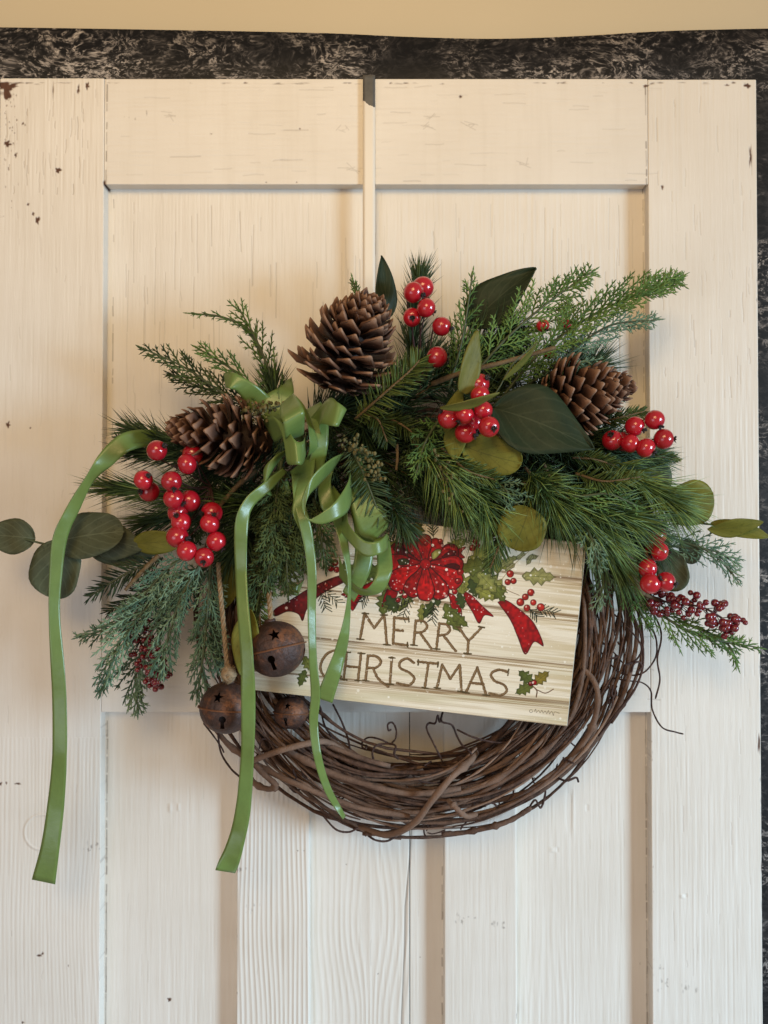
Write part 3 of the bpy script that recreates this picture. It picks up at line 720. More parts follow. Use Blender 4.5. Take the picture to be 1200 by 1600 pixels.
for lb, p_ in (('dark pine sprig deep in the middle under the fir sprig', [(560, 700, .05), (640, 680, .055), (730, 700, .06)]),
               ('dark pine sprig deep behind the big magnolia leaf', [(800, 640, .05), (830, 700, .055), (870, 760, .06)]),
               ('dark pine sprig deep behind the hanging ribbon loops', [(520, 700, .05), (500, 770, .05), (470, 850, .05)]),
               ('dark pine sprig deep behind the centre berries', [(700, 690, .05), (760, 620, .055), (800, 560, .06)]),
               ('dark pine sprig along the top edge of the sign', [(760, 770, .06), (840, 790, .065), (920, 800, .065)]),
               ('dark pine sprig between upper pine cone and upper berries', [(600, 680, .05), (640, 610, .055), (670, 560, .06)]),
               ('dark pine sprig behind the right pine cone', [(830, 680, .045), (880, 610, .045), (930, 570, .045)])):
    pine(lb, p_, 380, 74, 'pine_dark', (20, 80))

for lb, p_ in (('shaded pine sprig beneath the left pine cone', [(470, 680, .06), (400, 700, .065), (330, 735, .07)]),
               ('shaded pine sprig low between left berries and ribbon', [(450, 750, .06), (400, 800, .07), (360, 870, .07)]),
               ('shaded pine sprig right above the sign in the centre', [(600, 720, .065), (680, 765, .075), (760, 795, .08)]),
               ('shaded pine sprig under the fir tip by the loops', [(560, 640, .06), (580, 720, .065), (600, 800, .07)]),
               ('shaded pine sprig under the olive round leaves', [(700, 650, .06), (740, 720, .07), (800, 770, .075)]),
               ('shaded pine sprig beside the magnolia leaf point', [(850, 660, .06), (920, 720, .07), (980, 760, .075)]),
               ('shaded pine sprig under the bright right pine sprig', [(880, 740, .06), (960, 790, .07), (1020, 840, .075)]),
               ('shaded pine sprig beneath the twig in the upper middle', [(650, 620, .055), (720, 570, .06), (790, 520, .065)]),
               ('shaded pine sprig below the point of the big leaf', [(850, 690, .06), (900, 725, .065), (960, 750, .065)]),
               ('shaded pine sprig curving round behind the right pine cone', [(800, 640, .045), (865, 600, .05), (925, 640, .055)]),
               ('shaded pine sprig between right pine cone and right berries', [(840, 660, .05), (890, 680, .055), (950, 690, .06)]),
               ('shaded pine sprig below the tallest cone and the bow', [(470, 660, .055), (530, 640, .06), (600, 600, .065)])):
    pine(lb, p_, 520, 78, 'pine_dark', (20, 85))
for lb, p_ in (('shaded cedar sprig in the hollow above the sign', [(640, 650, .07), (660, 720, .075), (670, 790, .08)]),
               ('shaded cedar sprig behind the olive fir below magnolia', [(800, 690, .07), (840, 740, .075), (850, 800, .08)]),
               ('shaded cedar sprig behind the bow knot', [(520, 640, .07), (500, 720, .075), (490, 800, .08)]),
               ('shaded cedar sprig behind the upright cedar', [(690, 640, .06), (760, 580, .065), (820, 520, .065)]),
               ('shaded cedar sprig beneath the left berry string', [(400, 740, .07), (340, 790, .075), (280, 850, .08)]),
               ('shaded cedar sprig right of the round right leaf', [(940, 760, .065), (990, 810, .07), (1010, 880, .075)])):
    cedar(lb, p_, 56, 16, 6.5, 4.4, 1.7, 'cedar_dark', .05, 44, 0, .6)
cedar('long bright cedar sprig reaching to the upper right', [(770, 640, .07), (840, 555, .085), (930, 490, .095), (1010, 455, .095), (1060, 436, .09)], 64, 17, 7.5, 4.6, 1.5, 'cedar', .1, 36, .45, 1)
cedar('cedar sprig rising behind the dark magnolia leaf tip', [(720, 610, .08), (790, 530, .09), (860, 470, .09), (925, 425, .085)], 60, 17, 7.5, 4.6, 1.5, 'cedar', .1, 40, .35, 1)
cedar('cedar sprig right of centre with its tip level with the panel edge', [(800, 620, .06), (880, 560, .075), (950, 510, .08), (1025, 500, .08)], 52, 14, 8, 5, 1.3, 'cedar_blue', .15, 40, .4, 1)
cedar('cedar sprig pointing up between the two magnolia leaves', [(700, 610, .07), (722, 530, .085), (738, 430, .085)], 44, 13, 8, 5, 1.4, 'cedar', .1, 38, .2, .8)
cedar('small cedar tip leaning over the right pine cone', [(860, 640, .06), (900, 560, .06), (880, 480, .06)], 44, 13, 8, 5, 1.3, 'cedar_blue', .1, 40, .3, .9)
cedar('thin green cedar sprig rising alone on the upper left', [(455, 675, .07), (425, 590, .085), (400, 530, .09), (372, 480, .085)], 40, 13, 13, 5.5, 1.4, 'cedar', .12, 34, .2, .8, taper=.6)
cedar('green cedar sprig leaning left under the thin rising one', [(440, 660, .08), (390, 600, .09), (345, 565, .09), (310, 545, .085)], 40, 13, 11, 5.5, 1.45, 'cedar', .1, 36, .2, .8)
cedar('bare ended green cedar twig pointing left at the top', [(410, 560, .085), (388, 515, .085), (345, 495, .085), (300, 490, .08)], 16, 9, 11, 5, 1.2, 'cedar', .1, 28, .2, .7)
cedar('dark cedar sprig pointing left above the left pine cone', [(420, 650, .065), (350, 615, .07), (290, 575, .075), (225, 545, .075)], 44, 13, 8, 5, 1.45, 'cedar_dark', .1, 38, .2, .9)
cedar('dark cedar sprig lying along the top of the left pine cone', [(430, 660, .06), (370, 625, .06), (300, 600, .06), (268, 585, .06)], 38, 12, 8, 5, 1.4, 'cedar_dark', .1, 38, .2, .8)
for lb, p_, l2, dr in (('blue green cedar sprig drooping lowest on the far left', [(330, 880, .08), (250, 930, .095), (190, 1000, .10), (158, 1080, .095)], 60, .15),
                       ('blue green cedar sprig pointing left beside the eucalyptus leaf', [(340, 870, .075), (260, 930, .085), (190, 975, .085), (125, 995, .08)], 44, .2),
                       ('blue green cedar sprig hanging left of the twine', [(330, 870, .09), (325, 940, .105), (318, 1020, .105), (308, 1090, .10)], 52, .12),
                       ('blue green cedar sprig in the middle of the left cedars', [(320, 870, .095), (285, 930, .11), (262, 1000, .11), (250, 1050, .105)], 60, .12),
                       ('blue green cedar sprig crossing behind the left dark beads', [(330, 890, .06), (255, 960, .065), (215, 1040, .065), (215, 1110, .065)], 56, .15),
                       ('blue green cedar sprig touching the berries at its top', [(300, 865, .09), (260, 890, .10), (225, 930, .10), (190, 960, .095)], 48, .15),
                       ('blue green cedar sprig falling toward the lowest bell', [(345, 900, .08), (330, 980, .09), (345, 1050, .085)], 46, .1)):
    cedar(lb, p_, l2, 15, 8, 4.8, 1.5, 'cedar_blue', .06, 36, .15, .9, dr)
cedar('frosted cedar sprig pointing right beside the olive leaf pair', [(1010, 850, .07), (1070, 855, .08), (1120, 862, .08), (1150, 880, .075)], 44, 13, 9, 5, 1.2, 'cedar_blue', .1, 38, .3, 1)
cedar('frosted cedar tip bent down on the far right', [(1060, 845, .08), (1105, 860, .085), (1135, 885, .08), (1150, 905, .08)], 30, 12, 9, 5, 1.2, 'cedar_blue', .1, 36, .3, 1)
cedar('cedar sprig under the small red beads reaching the door edge', [(985, 915, .06), (1040, 965, .075), (1100, 995, .08), (1185, 1012, .075)], 44, 14, 8, 5, 1.35, 'cedar', .1, 38, .2, .9, .1)
cedar('cedar sprig hanging below the beads with its tip down', [(1060, 970, .07), (1110, 990, .075), (1140, 1010, .075), (1152, 1040, .07)], 32, 12, 9, 5, 1.3, 'cedar', .1, 36, .3, .9)
cedar('cedar sprig hanging over the grapevine right of the sign', [(945, 850, .08), (945, 900, .095), (935, 945, .095)], 40, 13, 8, 5, 1.3, 'cedar_blue', .05, 36, .2, 1)
cedar('cedar sprig slanting right over the top of the vines', [(960, 860, .07), (985, 920, .08), (1015, 985, .08)], 38, 13, 8, 5, 1.3, 'cedar', .05, 36, .15, .8)
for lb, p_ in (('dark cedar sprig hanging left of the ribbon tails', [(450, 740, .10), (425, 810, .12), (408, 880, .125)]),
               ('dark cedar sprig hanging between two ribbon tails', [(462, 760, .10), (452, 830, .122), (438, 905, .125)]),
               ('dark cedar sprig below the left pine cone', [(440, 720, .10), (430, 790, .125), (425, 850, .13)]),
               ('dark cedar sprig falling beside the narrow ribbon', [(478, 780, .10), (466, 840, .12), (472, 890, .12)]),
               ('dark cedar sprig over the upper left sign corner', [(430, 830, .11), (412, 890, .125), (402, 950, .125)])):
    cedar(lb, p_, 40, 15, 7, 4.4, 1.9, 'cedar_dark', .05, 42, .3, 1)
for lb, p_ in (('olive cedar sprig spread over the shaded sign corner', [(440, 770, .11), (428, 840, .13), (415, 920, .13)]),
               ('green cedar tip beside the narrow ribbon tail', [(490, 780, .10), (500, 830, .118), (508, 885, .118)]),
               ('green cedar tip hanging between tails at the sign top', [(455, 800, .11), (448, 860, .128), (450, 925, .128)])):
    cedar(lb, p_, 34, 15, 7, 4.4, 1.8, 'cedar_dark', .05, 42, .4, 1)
cedar('small cedar tip above the upper pine cone', [(570, 520, .04), (560, 470, .045), (552, 440, .045)], 15, 7, 7, 4, 1.5, 'cedar', .1, 36, .2, .7)
cedar('cedar tip beside the bow knot', [(455, 640, .09), (440, 690, .095), (436, 720, .10)], 16, 8, 7, 4, 1.6, 'cedar_dark', .1, 36, .4, 1)

fir('olive fir sprig in front of the upper pine cone', [(555, 655, .10), (600, 615, .125), (640, 580, .13), (656, 562, .13)], 130, 34, 1.9, 'fir', 60, .5, .4, 1, .22)
fir('olive fir sprig hanging just below the upper pine cone', [(565, 645, .095), (590, 655, .11), (605, 690, .11)], 80, 30, 1.8, 'fir', 56, .5, .1, .7)
fir('dark fir tip right of the olive fir sprig', [(600, 650, .09), (630, 665, .10), (655, 685, .10)], 80, 26, 1.6, 'fir', 56, .5, .1, .7)
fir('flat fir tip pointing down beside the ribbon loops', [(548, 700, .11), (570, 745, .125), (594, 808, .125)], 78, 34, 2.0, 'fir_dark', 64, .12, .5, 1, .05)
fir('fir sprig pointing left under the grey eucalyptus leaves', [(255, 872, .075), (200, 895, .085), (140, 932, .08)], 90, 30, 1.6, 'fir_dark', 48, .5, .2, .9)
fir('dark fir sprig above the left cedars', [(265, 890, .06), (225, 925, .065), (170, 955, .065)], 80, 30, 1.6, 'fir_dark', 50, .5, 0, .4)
fir('fir tip hanging behind the middle ribbon tail', [(402, 870, .11), (405, 940, .122), (408, 1000, .122)], 84, 22, 1.8, 'fir', 62, .25, .4, 1)
fir('fir tip hanging over the holly painted on the sign', [(800, 785, .105), (788, 830, .115), (766, 888, .115)], 70, 30, 1.8, 'fir', 48, .4, .2, .8)
fir('olive fir sprig below the big magnolia leaf', [(850, 725, .10), (868, 765, .115), (888, 802, .115)], 80, 22, 1.9, 'fir', 50, .5, .3, .9)
fir('fir sprig left of the round olive leaf', [(800, 730, .095), (795, 770, .10), (785, 800, .10)], 70, 26, 1.7, 'fir_dark', 52, .5, .3, .9)
fir('fir tip below the magnolia leaf point', [(895, 715, .09), (930, 718, .10), (962, 728, .10)], 70, 22, 1.8, 'fir', 50, .5, .2, .8)
fir('fir tip between the right pine cone and the right berries', [(935, 660, .075), (970, 652, .08), (1006, 643, .08)], 70, 22, 1.6, 'fir', 44, .5, .2, .8)
fir('fir tip pointing right under the right berries', [(990, 700, .07), (1025, 712, .075), (1056, 716, .075)], 60, 20, 1.5, 'fir', 40, .5, .3, 1)
fir('fir sprig behind the right pine cone', [(860, 600, .05), (890, 565, .055), (905, 545, .055)], 70, 28, 1.6, 'fir_dark', 50, .5, .2, .7)
fir('small fir tip at the upper left by the long tail', [(230, 720, .07), (205, 700, .075), (182, 682, .075)], 60, 16, 1.4, 'fir_dark', 48, .5, .3, .8)

for lb, p_, m_ in (('green cedar sprig laid over the right pine needles', [(860, 760, .10), (900, 775, .125), (950, 772, .13), (995, 790, .125)], 'cedar'),
                   ('blue green cedar sprig hanging off the right corner of the sign', [(905, 800, .105), (925, 845, .128), (935, 890, .125)], 'cedar_blue'),
                   ('green cedar sprig lying under the oblong olive leaf', [(690, 650, .10), (665, 690, .12), (650, 740, .125)], 'cedar'),
                   ('small cedar spray above the round olive leaf', [(760, 740, .10), (790, 765, .125), (808, 795, .12)], 'cedar_blue')):
    cedar(lb, p_, 36, 14, 8, 4.8, 1.45, m_, .08, 38, .2, .9)
fir('olive fir sprig crossing the right pine needles', [(900, 740, .11), (945, 752, .13), (1000, 745, .13)], 90, 26, 1.7, 'fir', 54, .4, .4, 1)
fir('olive fir sprig below the centre berries', [(690, 700, .11), (730, 735, .128), (775, 750, .13)], 90, 26, 1.8, 'fir', 54, .4, .3, .9)

# twigs and seed sprays
def twig(label, pts, r=3.0, mat='twig'):
    P = path(pts, 26); m = MB(); rr = np.linspace(1, .75, 26) * r * PX * (1 + .08 * rng.normal(size=26)); m.tube(P - np.array(P[0]), rr, 8, .3)
    o = m.build('twig', M[mat]); o.location = P[0]; return tag(o, label, 'twig')
twig('bare tan twig ending under the long cedar sprig', [(675, 600, .09), (720, 583, .105), (790, 565, .11), (868, 543, .11)], 4.0)
twig('short brown twig below the grey eucalyptus leaves', [(248, 868, .10), (225, 890, .105), (196, 922, .105)], 3.6)
twig('brown twig behind the left red berries', [(400, 735, .08), (370, 760, .09), (335, 800, .09)], 4.0)
twig('thin tan stick standing below the fir sprigs', [(620, 695, .10), (621, 715, .108), (619, 735, .11)], 2.4)
twig('thick brown twig beside the lower right berries', [(968, 860, .08), (985, 895, .09), (1005, 930, .09)], 5.0)
twig('dark brown stub beneath the lower right berries', [(985, 920, .075), (1005, 928, .08), (1030, 940, .08)], 3.6)
def seeds(label, pts, n, spread):
    P = path(pts, 12); o = thing('seed_spray', P[0], label, 'seed spray')
    s = MB(); s.tube(P, 1.1 * PX, 5, .3); s.build('stem', M['stem_green'], o); m = MB()
    for i in range(n):
        c = P[rng.randint(12)] + rng.normal(size=3) * spread * PX
        m.ball(c, rng.uniform(1.5, 2.9) * PX, 8, rng.uniform(0, 1), (1, 1, 1.2))
    tag(m.build('seeds', M['seed'], o), None, None, None, 'stuff')
seeds('spray of small tan seeds right of the left pine cone', [(375, 645, .125), (405, 640, .13), (438, 635, .13)], 70, 6)
seeds('spray of tan seeds over the flat fir tip', [(540, 690, .125), (575, 715, .135), (592, 750, .135)], 80, 7)
seeds('spray of brown seeds in the pine needles over the sign', [(680, 710, .125), (700, 755, .13), (716, 790, .13)], 50, 6)

# eucalyptus and magnolia
e = thing('eucalyptus_sprig', at(215, 860, .07), 'grey green eucalyptus sprig with round leaves at far left', 'eucalyptus sprig', 'eucalyptus sprigs')
s = MB(); s.tube(path([(290, 850, .075), (200, 855, .08), (130, 858, .085), (70, 850, .085), (10, 834, .08)], 24), 1.7 * PX, 6, .3)
s.tube(path([(120, 857, .085), (108, 866, .09), (92, 880, .09)], 8), 1.2 * PX, 6, .3); s.build('stem', M['stem_green'], e)
leaf(e, 20, 838, .085, 66, 56, 175, 'euc_grey', 'round', (8, 8)); leaf(e, 87, 890, .092, 92, 84, 262, 'euc_grey', 'round', (-6, 6), .08)
leaf(e, 140, 836, .10, 112, 74, 8, 'euc_grey', 'round', (10, -14), .15); leaf(e, 178, 845, .092, 100, 60, -15, 'euc_grey', 'oval', (6, 12))
leaf(e, 248, 847, .098, 92, 40, 4, 'euc_olive', 'oval', (6, 14)); leaf(e, 195, 862, .082, 118, 44, 2, 'euc_grey', 'oval', (4, 4))
e = thing('eucalyptus_sprig', at(740, 620, .12), 'olive eucalyptus sprig with oblong leaves around the centre berries', 'eucalyptus sprig', 'eucalyptus sprigs')
s = MB(); s.tube(path([(735, 665, .11), (722, 620, .125), (738, 560, .13)], 12), 1.5 * PX, 6, .3)
s.tube(path([(725, 625, .12), (770, 618, .125), (800, 570, .13), (838, 536, .125)], 14), 1.0 * PX, 6, .3); s.build('stem', M['stem_green'], e)
leaf(e, 736, 566, .145, 100, 38, 78, 'leaf_pale', 'blunt', (8, 30), .1, .05); leaf(e, 735, 630, .165, 96, 24, 14, 'leaf_pale', 'oval', (5, 60), .1, .12)
leaf(e, 709, 640, .125, 76, 32, 70, 'euc_olive', 'oval', (5, -30)); leaf(e, 711, 690, .125, 62, 36, 265, 'euc_olive', 'oval', (5, 16))
leaf(e, 768, 712, .13, 96, 62, -18, 'euc_olive', 'round', (12, 10), .15); leaf(e, 815, 566, .14, 80, 15, 48, 'leaf_pale', 'oval', (10, 55))
e = thing('eucalyptus_leaf', at(815, 827, .125), 'round olive leaf hanging over the top edge of the sign', 'leaf')
leaf(e, 816, 826, .13, 70, 76, 250, 'euc_olive', 'round', (-4, 8), .1); s = MB(); s.tube(path([(800, 770, .115), (806, 782, .12), (812, 796, .127)], 8), 1.2 * PX, 6, .3); s.build('stem', M['stem_green'], e)
e = thing('eucalyptus_sprig', at(1060, 800, .08), 'olive eucalyptus sprig with round leaves at the far right', 'eucalyptus sprig', 'eucalyptus sprigs')
s = MB(); s.tube(path([(960, 770, .065), (1020, 790, .075), (1080, 815, .08), (1150, 822, .085)], 20), 1.6 * PX, 6, .3); s.build('stem', M['stem_green'], e)
leaf(e, 1078, 786, .088, 78, 72, 20, 'euc_olive', 'round', (6, 8)); leaf(e, 1150, 824, .10, 84, 32, 8, 'euc_olive', 'oval', (8, 26), .15); leaf(e, 1158, 828, .092, 92, 30, -14, 'euc_olive', 'oval', (4, -24))
leaf(e, 1050, 892, .075, 66, 50, 280, 'euc_grey', 'round', (0, 12)); leaf(e, 1018, 745, .068, 60, 66, 60, 'euc_grey', 'round', (0, 0)); leaf(e, 1078, 862, .06, 40, 34, 300, 'euc_grey', 'round', (0, 0))
e = thing('eucalyptus_leaf', at(365, 1000, .085), 'pale green oval leaf behind the middle ribbon tail above the bells', 'leaf')
leaf(e, 383, 1004, .150, 104, 44, 262, 'euc_olive', 'oval', (0, 10)); leaf(e, 355, 915, .075, 80, 40, 262, 'euc_olive', 'oval', (0, -8))
for lb, a_ in (('big dark magnolia leaf pointing right beside the centre berries', (850, 664, .135, 172, 124, -24, 'magnolia', 'point', (10, -12), .16, .14)),
               ('dark magnolia leaf with a pointed tip behind the upper cedars', (783, 462, .07, 138, 84, 40, 'magnolia', 'point', (6, -18), .2, .1)),
               ('upright pointed magnolia leaf between upper cone and berries', (601, 448, .075, 98, 42, 96, 'magnolia', 'point', (4, 28), .25, .05))):
    g = thing('magnolia_leaf', at(a_[0], a_[1], a_[2]), lb, 'magnolia leaf', 'magnolia leaves'); leaf(g, *a_, name='blade', th=.0011)

# ------------------------------------------------------------------ pine cones
def scale_mesh():
    n, m = 9, 7; top = []; bot = []
    m_ = MB(); vs = []; ts = []
    for lay in (1, -1):
        for i in range(n):
            u = i / (n - 1)
            hw = (.16 + .34 * u ** .8) * (1 if u < .82 else math.sqrt(max(.03, 1 - ((u - .82) / .19) ** 2)))
            for j in range(m):
                v = 2 * j / (m - 1) - 1
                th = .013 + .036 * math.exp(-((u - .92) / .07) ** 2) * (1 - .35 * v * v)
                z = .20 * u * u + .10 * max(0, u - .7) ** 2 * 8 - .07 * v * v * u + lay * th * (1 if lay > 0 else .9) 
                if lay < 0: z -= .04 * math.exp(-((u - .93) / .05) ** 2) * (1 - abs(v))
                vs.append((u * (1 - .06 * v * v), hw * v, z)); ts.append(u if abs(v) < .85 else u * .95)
    K = n * m; fs = []
    for i in range(n - 1):
        for j in range(m - 1):
            q = (i * m + j, (i + 1) * m + j, (i + 1) * m + j + 1, i * m + j + 1); fs.append(q); fs.append(tuple(k_ + K for k_ in q[::-1]))
    edge = [i * m for i in range(n)] + [(n - 1) * m + j for j in range(1, m)] + [i * m + m - 1 for i in range(n - 2, -1, -1)] + [j for j in range(m - 2, 0, -1)]
    for a, b in zip(edge, edge[1:] + edge[:1]): fs.append((a, a + K, b + K, b))
    m_.add(vs, fs, ts); me = m_.mesh('scale'); me.materials.append(M['cone']); return me
SCALE = scale_mesh()
def cone(label, base, apex, rad, n, roll=0.0, reflex=0.0):
    b, a = np.array(at(*base)), np.array(at(*apex)); ax = unit(a - b); L = np.linalg.norm(a - b)
    o = thing('pine_cone', b, label, 'pine cone', 'open brown pine cones')
    x = unit(np.cross(ax, [0.3, 1, .2])); y = np.cross(ax, x)
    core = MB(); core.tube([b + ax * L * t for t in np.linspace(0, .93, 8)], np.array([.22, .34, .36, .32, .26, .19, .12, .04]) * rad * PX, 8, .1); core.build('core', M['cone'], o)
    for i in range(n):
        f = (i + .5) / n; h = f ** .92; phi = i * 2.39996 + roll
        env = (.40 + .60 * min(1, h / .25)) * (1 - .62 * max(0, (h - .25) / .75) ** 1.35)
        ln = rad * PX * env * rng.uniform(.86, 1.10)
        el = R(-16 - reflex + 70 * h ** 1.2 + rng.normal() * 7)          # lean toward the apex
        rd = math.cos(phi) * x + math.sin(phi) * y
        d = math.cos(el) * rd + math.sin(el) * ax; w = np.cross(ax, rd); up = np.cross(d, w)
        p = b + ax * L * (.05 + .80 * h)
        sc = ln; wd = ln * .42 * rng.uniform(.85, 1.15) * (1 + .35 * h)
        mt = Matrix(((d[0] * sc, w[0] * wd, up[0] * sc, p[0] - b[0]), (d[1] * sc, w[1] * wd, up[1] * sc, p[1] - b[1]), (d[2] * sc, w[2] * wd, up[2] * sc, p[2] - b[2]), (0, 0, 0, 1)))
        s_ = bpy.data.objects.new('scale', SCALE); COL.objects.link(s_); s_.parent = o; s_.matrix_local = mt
    return o
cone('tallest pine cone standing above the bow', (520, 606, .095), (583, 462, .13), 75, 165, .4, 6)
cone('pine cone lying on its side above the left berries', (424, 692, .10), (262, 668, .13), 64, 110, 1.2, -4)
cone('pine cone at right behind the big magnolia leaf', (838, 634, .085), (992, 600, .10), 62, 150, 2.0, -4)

# ------------------------------------------------------------------ berries
def sphere_mesh(name, seg, rings, mat):
    bm = bmesh.new(); bmesh.ops.create_uvsphere(bm, u_segments=seg, v_segments=rings, radius=1)
    for v in bm.verts:
        if v.co.z > .9: v.co.z -= (v.co.z - .9) * .9
        v.co.z *= .97
    for f in bm.faces: f.smooth = True
    me = bpy.data.meshes.new(name); bm.to_mesh(me); bm.free(); me.materials.append(mat); return me
BERRY = sphere_mesh('berry', 24, 16, M['berry']); BEAD = sphere_mesh('bead', 12, 8, M['berry_dark'])
def calyx_mesh():
    m = MB()
    for i in range(7):
        a = i * .9 + rng.normal() * .15; d = np.array([math.cos(a), math.sin(a), .55 + .3 * rng.rand()])
        m.blade(np.array([0, 0, .86]) + d * .05, d, np.array([0, 0, 1.0]), .36 * rng.uniform(.8, 1.2), .11, np.array([0, 0, .12]), .5)
    m.ball((0, 0, .88), .17, 8, .3); me = m.mesh('calyx'); me.materials.append(M['calyx']); return me
CALYX = calyx_mesh()
def berries(label, root, lst, r, d0, mat=None):
    o = thing('berry_sprig', at(*root), label, 'berry sprig', 'red berry sprigs')
    s = MB(); c0 = np.array(at(*root))
    for i, q in enumerate(lst):
        x, y, dd = q[0], q[1], q[2] if len(q) > 2 else 0
        p = at(x, y, d0 + dd)
        b = bpy.data.objects.new('berry', BERRY); COL.objects.link(b); b.parent = o
        # the calyx end looks outward, mostly sideways or to the room
        dr = Vector((rng.normal() * .8 + .45, -.55 + rng.normal() * .45, rng.normal() * .6 - .15)).normalized()
        rr = r * PX * rng.uniform(.92, 1.08) * (D - d0 - dd) / D
        b.matrix_local = Matrix.Translation(p - o.location) @ dr.to_track_quat('Z', 'Y').to_matrix().to_4x4() @ Matrix.Diagonal((rr * rng.uniform(.96, 1.04), rr, rr * rng.uniform(.93, 1.05), 1))
        c = bpy.data.objects.new('calyx', CALYX); COL.objects.link(c); c.parent = b
        mid = np.array(p) * .5 + c0 * .5 + np.array([0, .012, -.004]); back = np.array(p - dr * rr * .9)
        s.tube(catmull([c0, mid, back], 10), 1.0 * PX, 5, .3)
    s.build('stem', M['stem_red'], o); return o
berries('longest string of red berries hanging below the left pine cone', (330, 760, .09),
        [(245, 704, .01), (301, 710, -.012), (292, 725, .008), (224, 750, .006), (233, 768, -.012), (268, 752, .01), (271, 779, .004), (296, 783, -.012), (278, 801, -.01), (283, 816, .002), (277, 839, .006), (292, 861, .014), (319, 871, .012), (331, 801, -.01), (328, 818, .006), (338, 846, .006)], 16.6, .135)
berries('red berries standing highest beside the upper pine cone', (650, 600, .07), [(646, 457, .006), (661, 449, -.012), (666, 481, .012), (644, 496, 0), (690, 510, .012), (683, 558, .012)], 16, .115)
berries('cluster of red berries under the oblong olive leaf', (745, 690, .09), [(748, 600, -.01), (750, 617, .002), (726, 648, .012), (755, 641, .01), (700, 654, .004), (764, 667, .02), (727, 676, -.006), (740, 660, -.012)], 16, .14)
berries('cluster of red berries at right beside the right pine cone', (945, 690, .07), [(992, 666, .004), (1023, 656, .008), (1037, 686, .010), (985, 693, .008), (1009, 700, .012), (957, 688, 0), (975, 690, -.012)], 15.8, .10)
berries('red berries at lower right above the small red beads', (990, 850, .07), [(1025, 836, -.016), (1031, 862, .004), (1012, 888, .008), (1016, 912, .018), (1040, 909, .012), (1022, 862, -.016)], 15.6, .11)
berries('two dark red berries half hidden in the upper right cedar', (860, 540, .055), [(848, 509, .004), (884, 507, -.004), (858, 551, -.006)], 10, .082)
def beads(label, pts, n, spread, rmin, rmax, dmat=BEAD):
    P = path(pts, 20); T, N, B = frames(P); o = thing('bead_sprig', P[0], label, 'bead sprig', 'sprigs of small red beads')
    s = MB(); s.tube(P, 1.6 * PX, 6, .3)
    for i in range(n):
        k_ = rng.randint(1, 20); a = rng.uniform(0, 6.28); q = spread * PX * rng.uniform(.45, 1.0)
        c = P[k_] + (math.cos(a) * N[k_] * .7 + math.sin(a) * B[k_]) * q + T[k_] * rng.normal() * 3 * PX
        b = bpy.data.objects.new('bead', dmat); COL.objects.link(b); b.parent = o
        b.matrix_local = Matrix.Translation(Vector(c) - o.location) @ Euler(rng.uniform(0, 6, 3)).to_matrix().to_4x4() @ Matrix.Scale(rng.uniform(rmin, rmax) * PX, 4)
        if i % 3 == 0: s.tube([P[max(0, k_ - 2)], c], .6 * PX, 4, .3)
    s.build('stem', M['stem_red'], o)
beads('sprig of small shiny red beads pointing right at lower right', [(1015, 930, .075), (1050, 943, .085), (1100, 950, .09), (1152, 982, .09)], 95, 20, 3.4, 6.2)
beads('sprig of dark red beads hidden in the left cedars', [(208, 970, .080), (222, 1010, .085), (240, 1045, .088), (256, 1064, .086)], 115, 21, 3.0, 4.8)

# ------------------------------------------------------------------ ribbon bow
bow = thing('ribbon_bow', at(480, 700, .12), 'green satin ribbon bow with curled loops and four long tails', 'bow')
def band(name, rows, n=40, m=7):
    """rows of (ax, ay, bx, by, da, db): the two edges of the ribbon"""
    rows = [(a + (a - c) * .05, b + (b - d) * .05, c + (c - a) * .05, d + (d - b) * .05, e1, e2) for a, b, c, d, e1, e2 in rows]
    Rw = catmull(rows, n); G = np.zeros((n, m, 3))
    for i, r_ in enumerate(Rw):
        a, b = np.array(at(r_[0], r_[1], r_[4])), np.array(at(r_[2], r_[3], r_[5]))
        for j in range(m): G[i, j] = a + (b - a) * j / (m - 1)
    return sheet(name, G, .0003, M['ribbon'], bow)
def tail(name, pts, n=70, m=7):
    """(x, y, d, width, twist) along the middle of the ribbon"""
    Q = catmull(pts, n); G = np.zeros((n, m, 3)); kn = np.arange(0, n + 8, 7); Q[:, 4] += np.interp(np.arange(n), kn, rng.normal(size=len(kn)) * 13); Q[:, 2] += np.interp(np.arange(n), kn, rng.normal(size=len(kn)) * .0022); C = np.array([at(*q[:3]) for q in Q]); T = np.gradient(C, axis=0)
    for i in range(n):
        t = unit(T[i]); s_ = unit(np.cross(t, [0, -1, 0])); w = Q[i, 3] * PX * (D - Q[i, 2]) / D; tw = R(Q[i, 4])
        e_ = s_ * math.cos(tw) + np.array([0, -1, 0]) * math.sin(tw)
        for j in range(m): G[i, j] = C[i] + e_ * w * (j / (m - 1) - .5)
    return sheet(name, G, .0003, M['ribbon'], bow)
tail('tail', [(262, 690, .075, 24, 20), (235, 684, .10, 28, 30), (195, 692, .12, 30, 30), (162, 722, .125, 25, 25), (138, 752, .125, 15, 55), (114, 795, .12, 20, 40), (94, 840, .12, 22, 20), (87, 900, .118, 19, 10), (85, 960, .115, 17, 8), (90, 1040, .112, 21, -8),
              (93, 1100, .108, 23, 0), (93, 1180, .105, 24, 12), (88, 1250, .10, 26, 0), (79, 1320, .098, 30, -10), (68, 1378, .095, 37, -10)], 90)
tail('tail', [(445, 735, .13, 14, 60), (415, 762, .145, 18, 40), (390, 785, .15, 20, 30), (378, 815, .152, 21, 10), (376, 870, .15, 20, 0), (379, 940, .155, 19, -5), (386, 1030, .165, 22, 0), (388, 1110, .16, 22, 5), (386, 1190, .15, 21, 5), (379, 1270, .132, 24, -8), (366, 1325, .128, 28, -10), (352, 1362, .125, 34, -10)], 90)
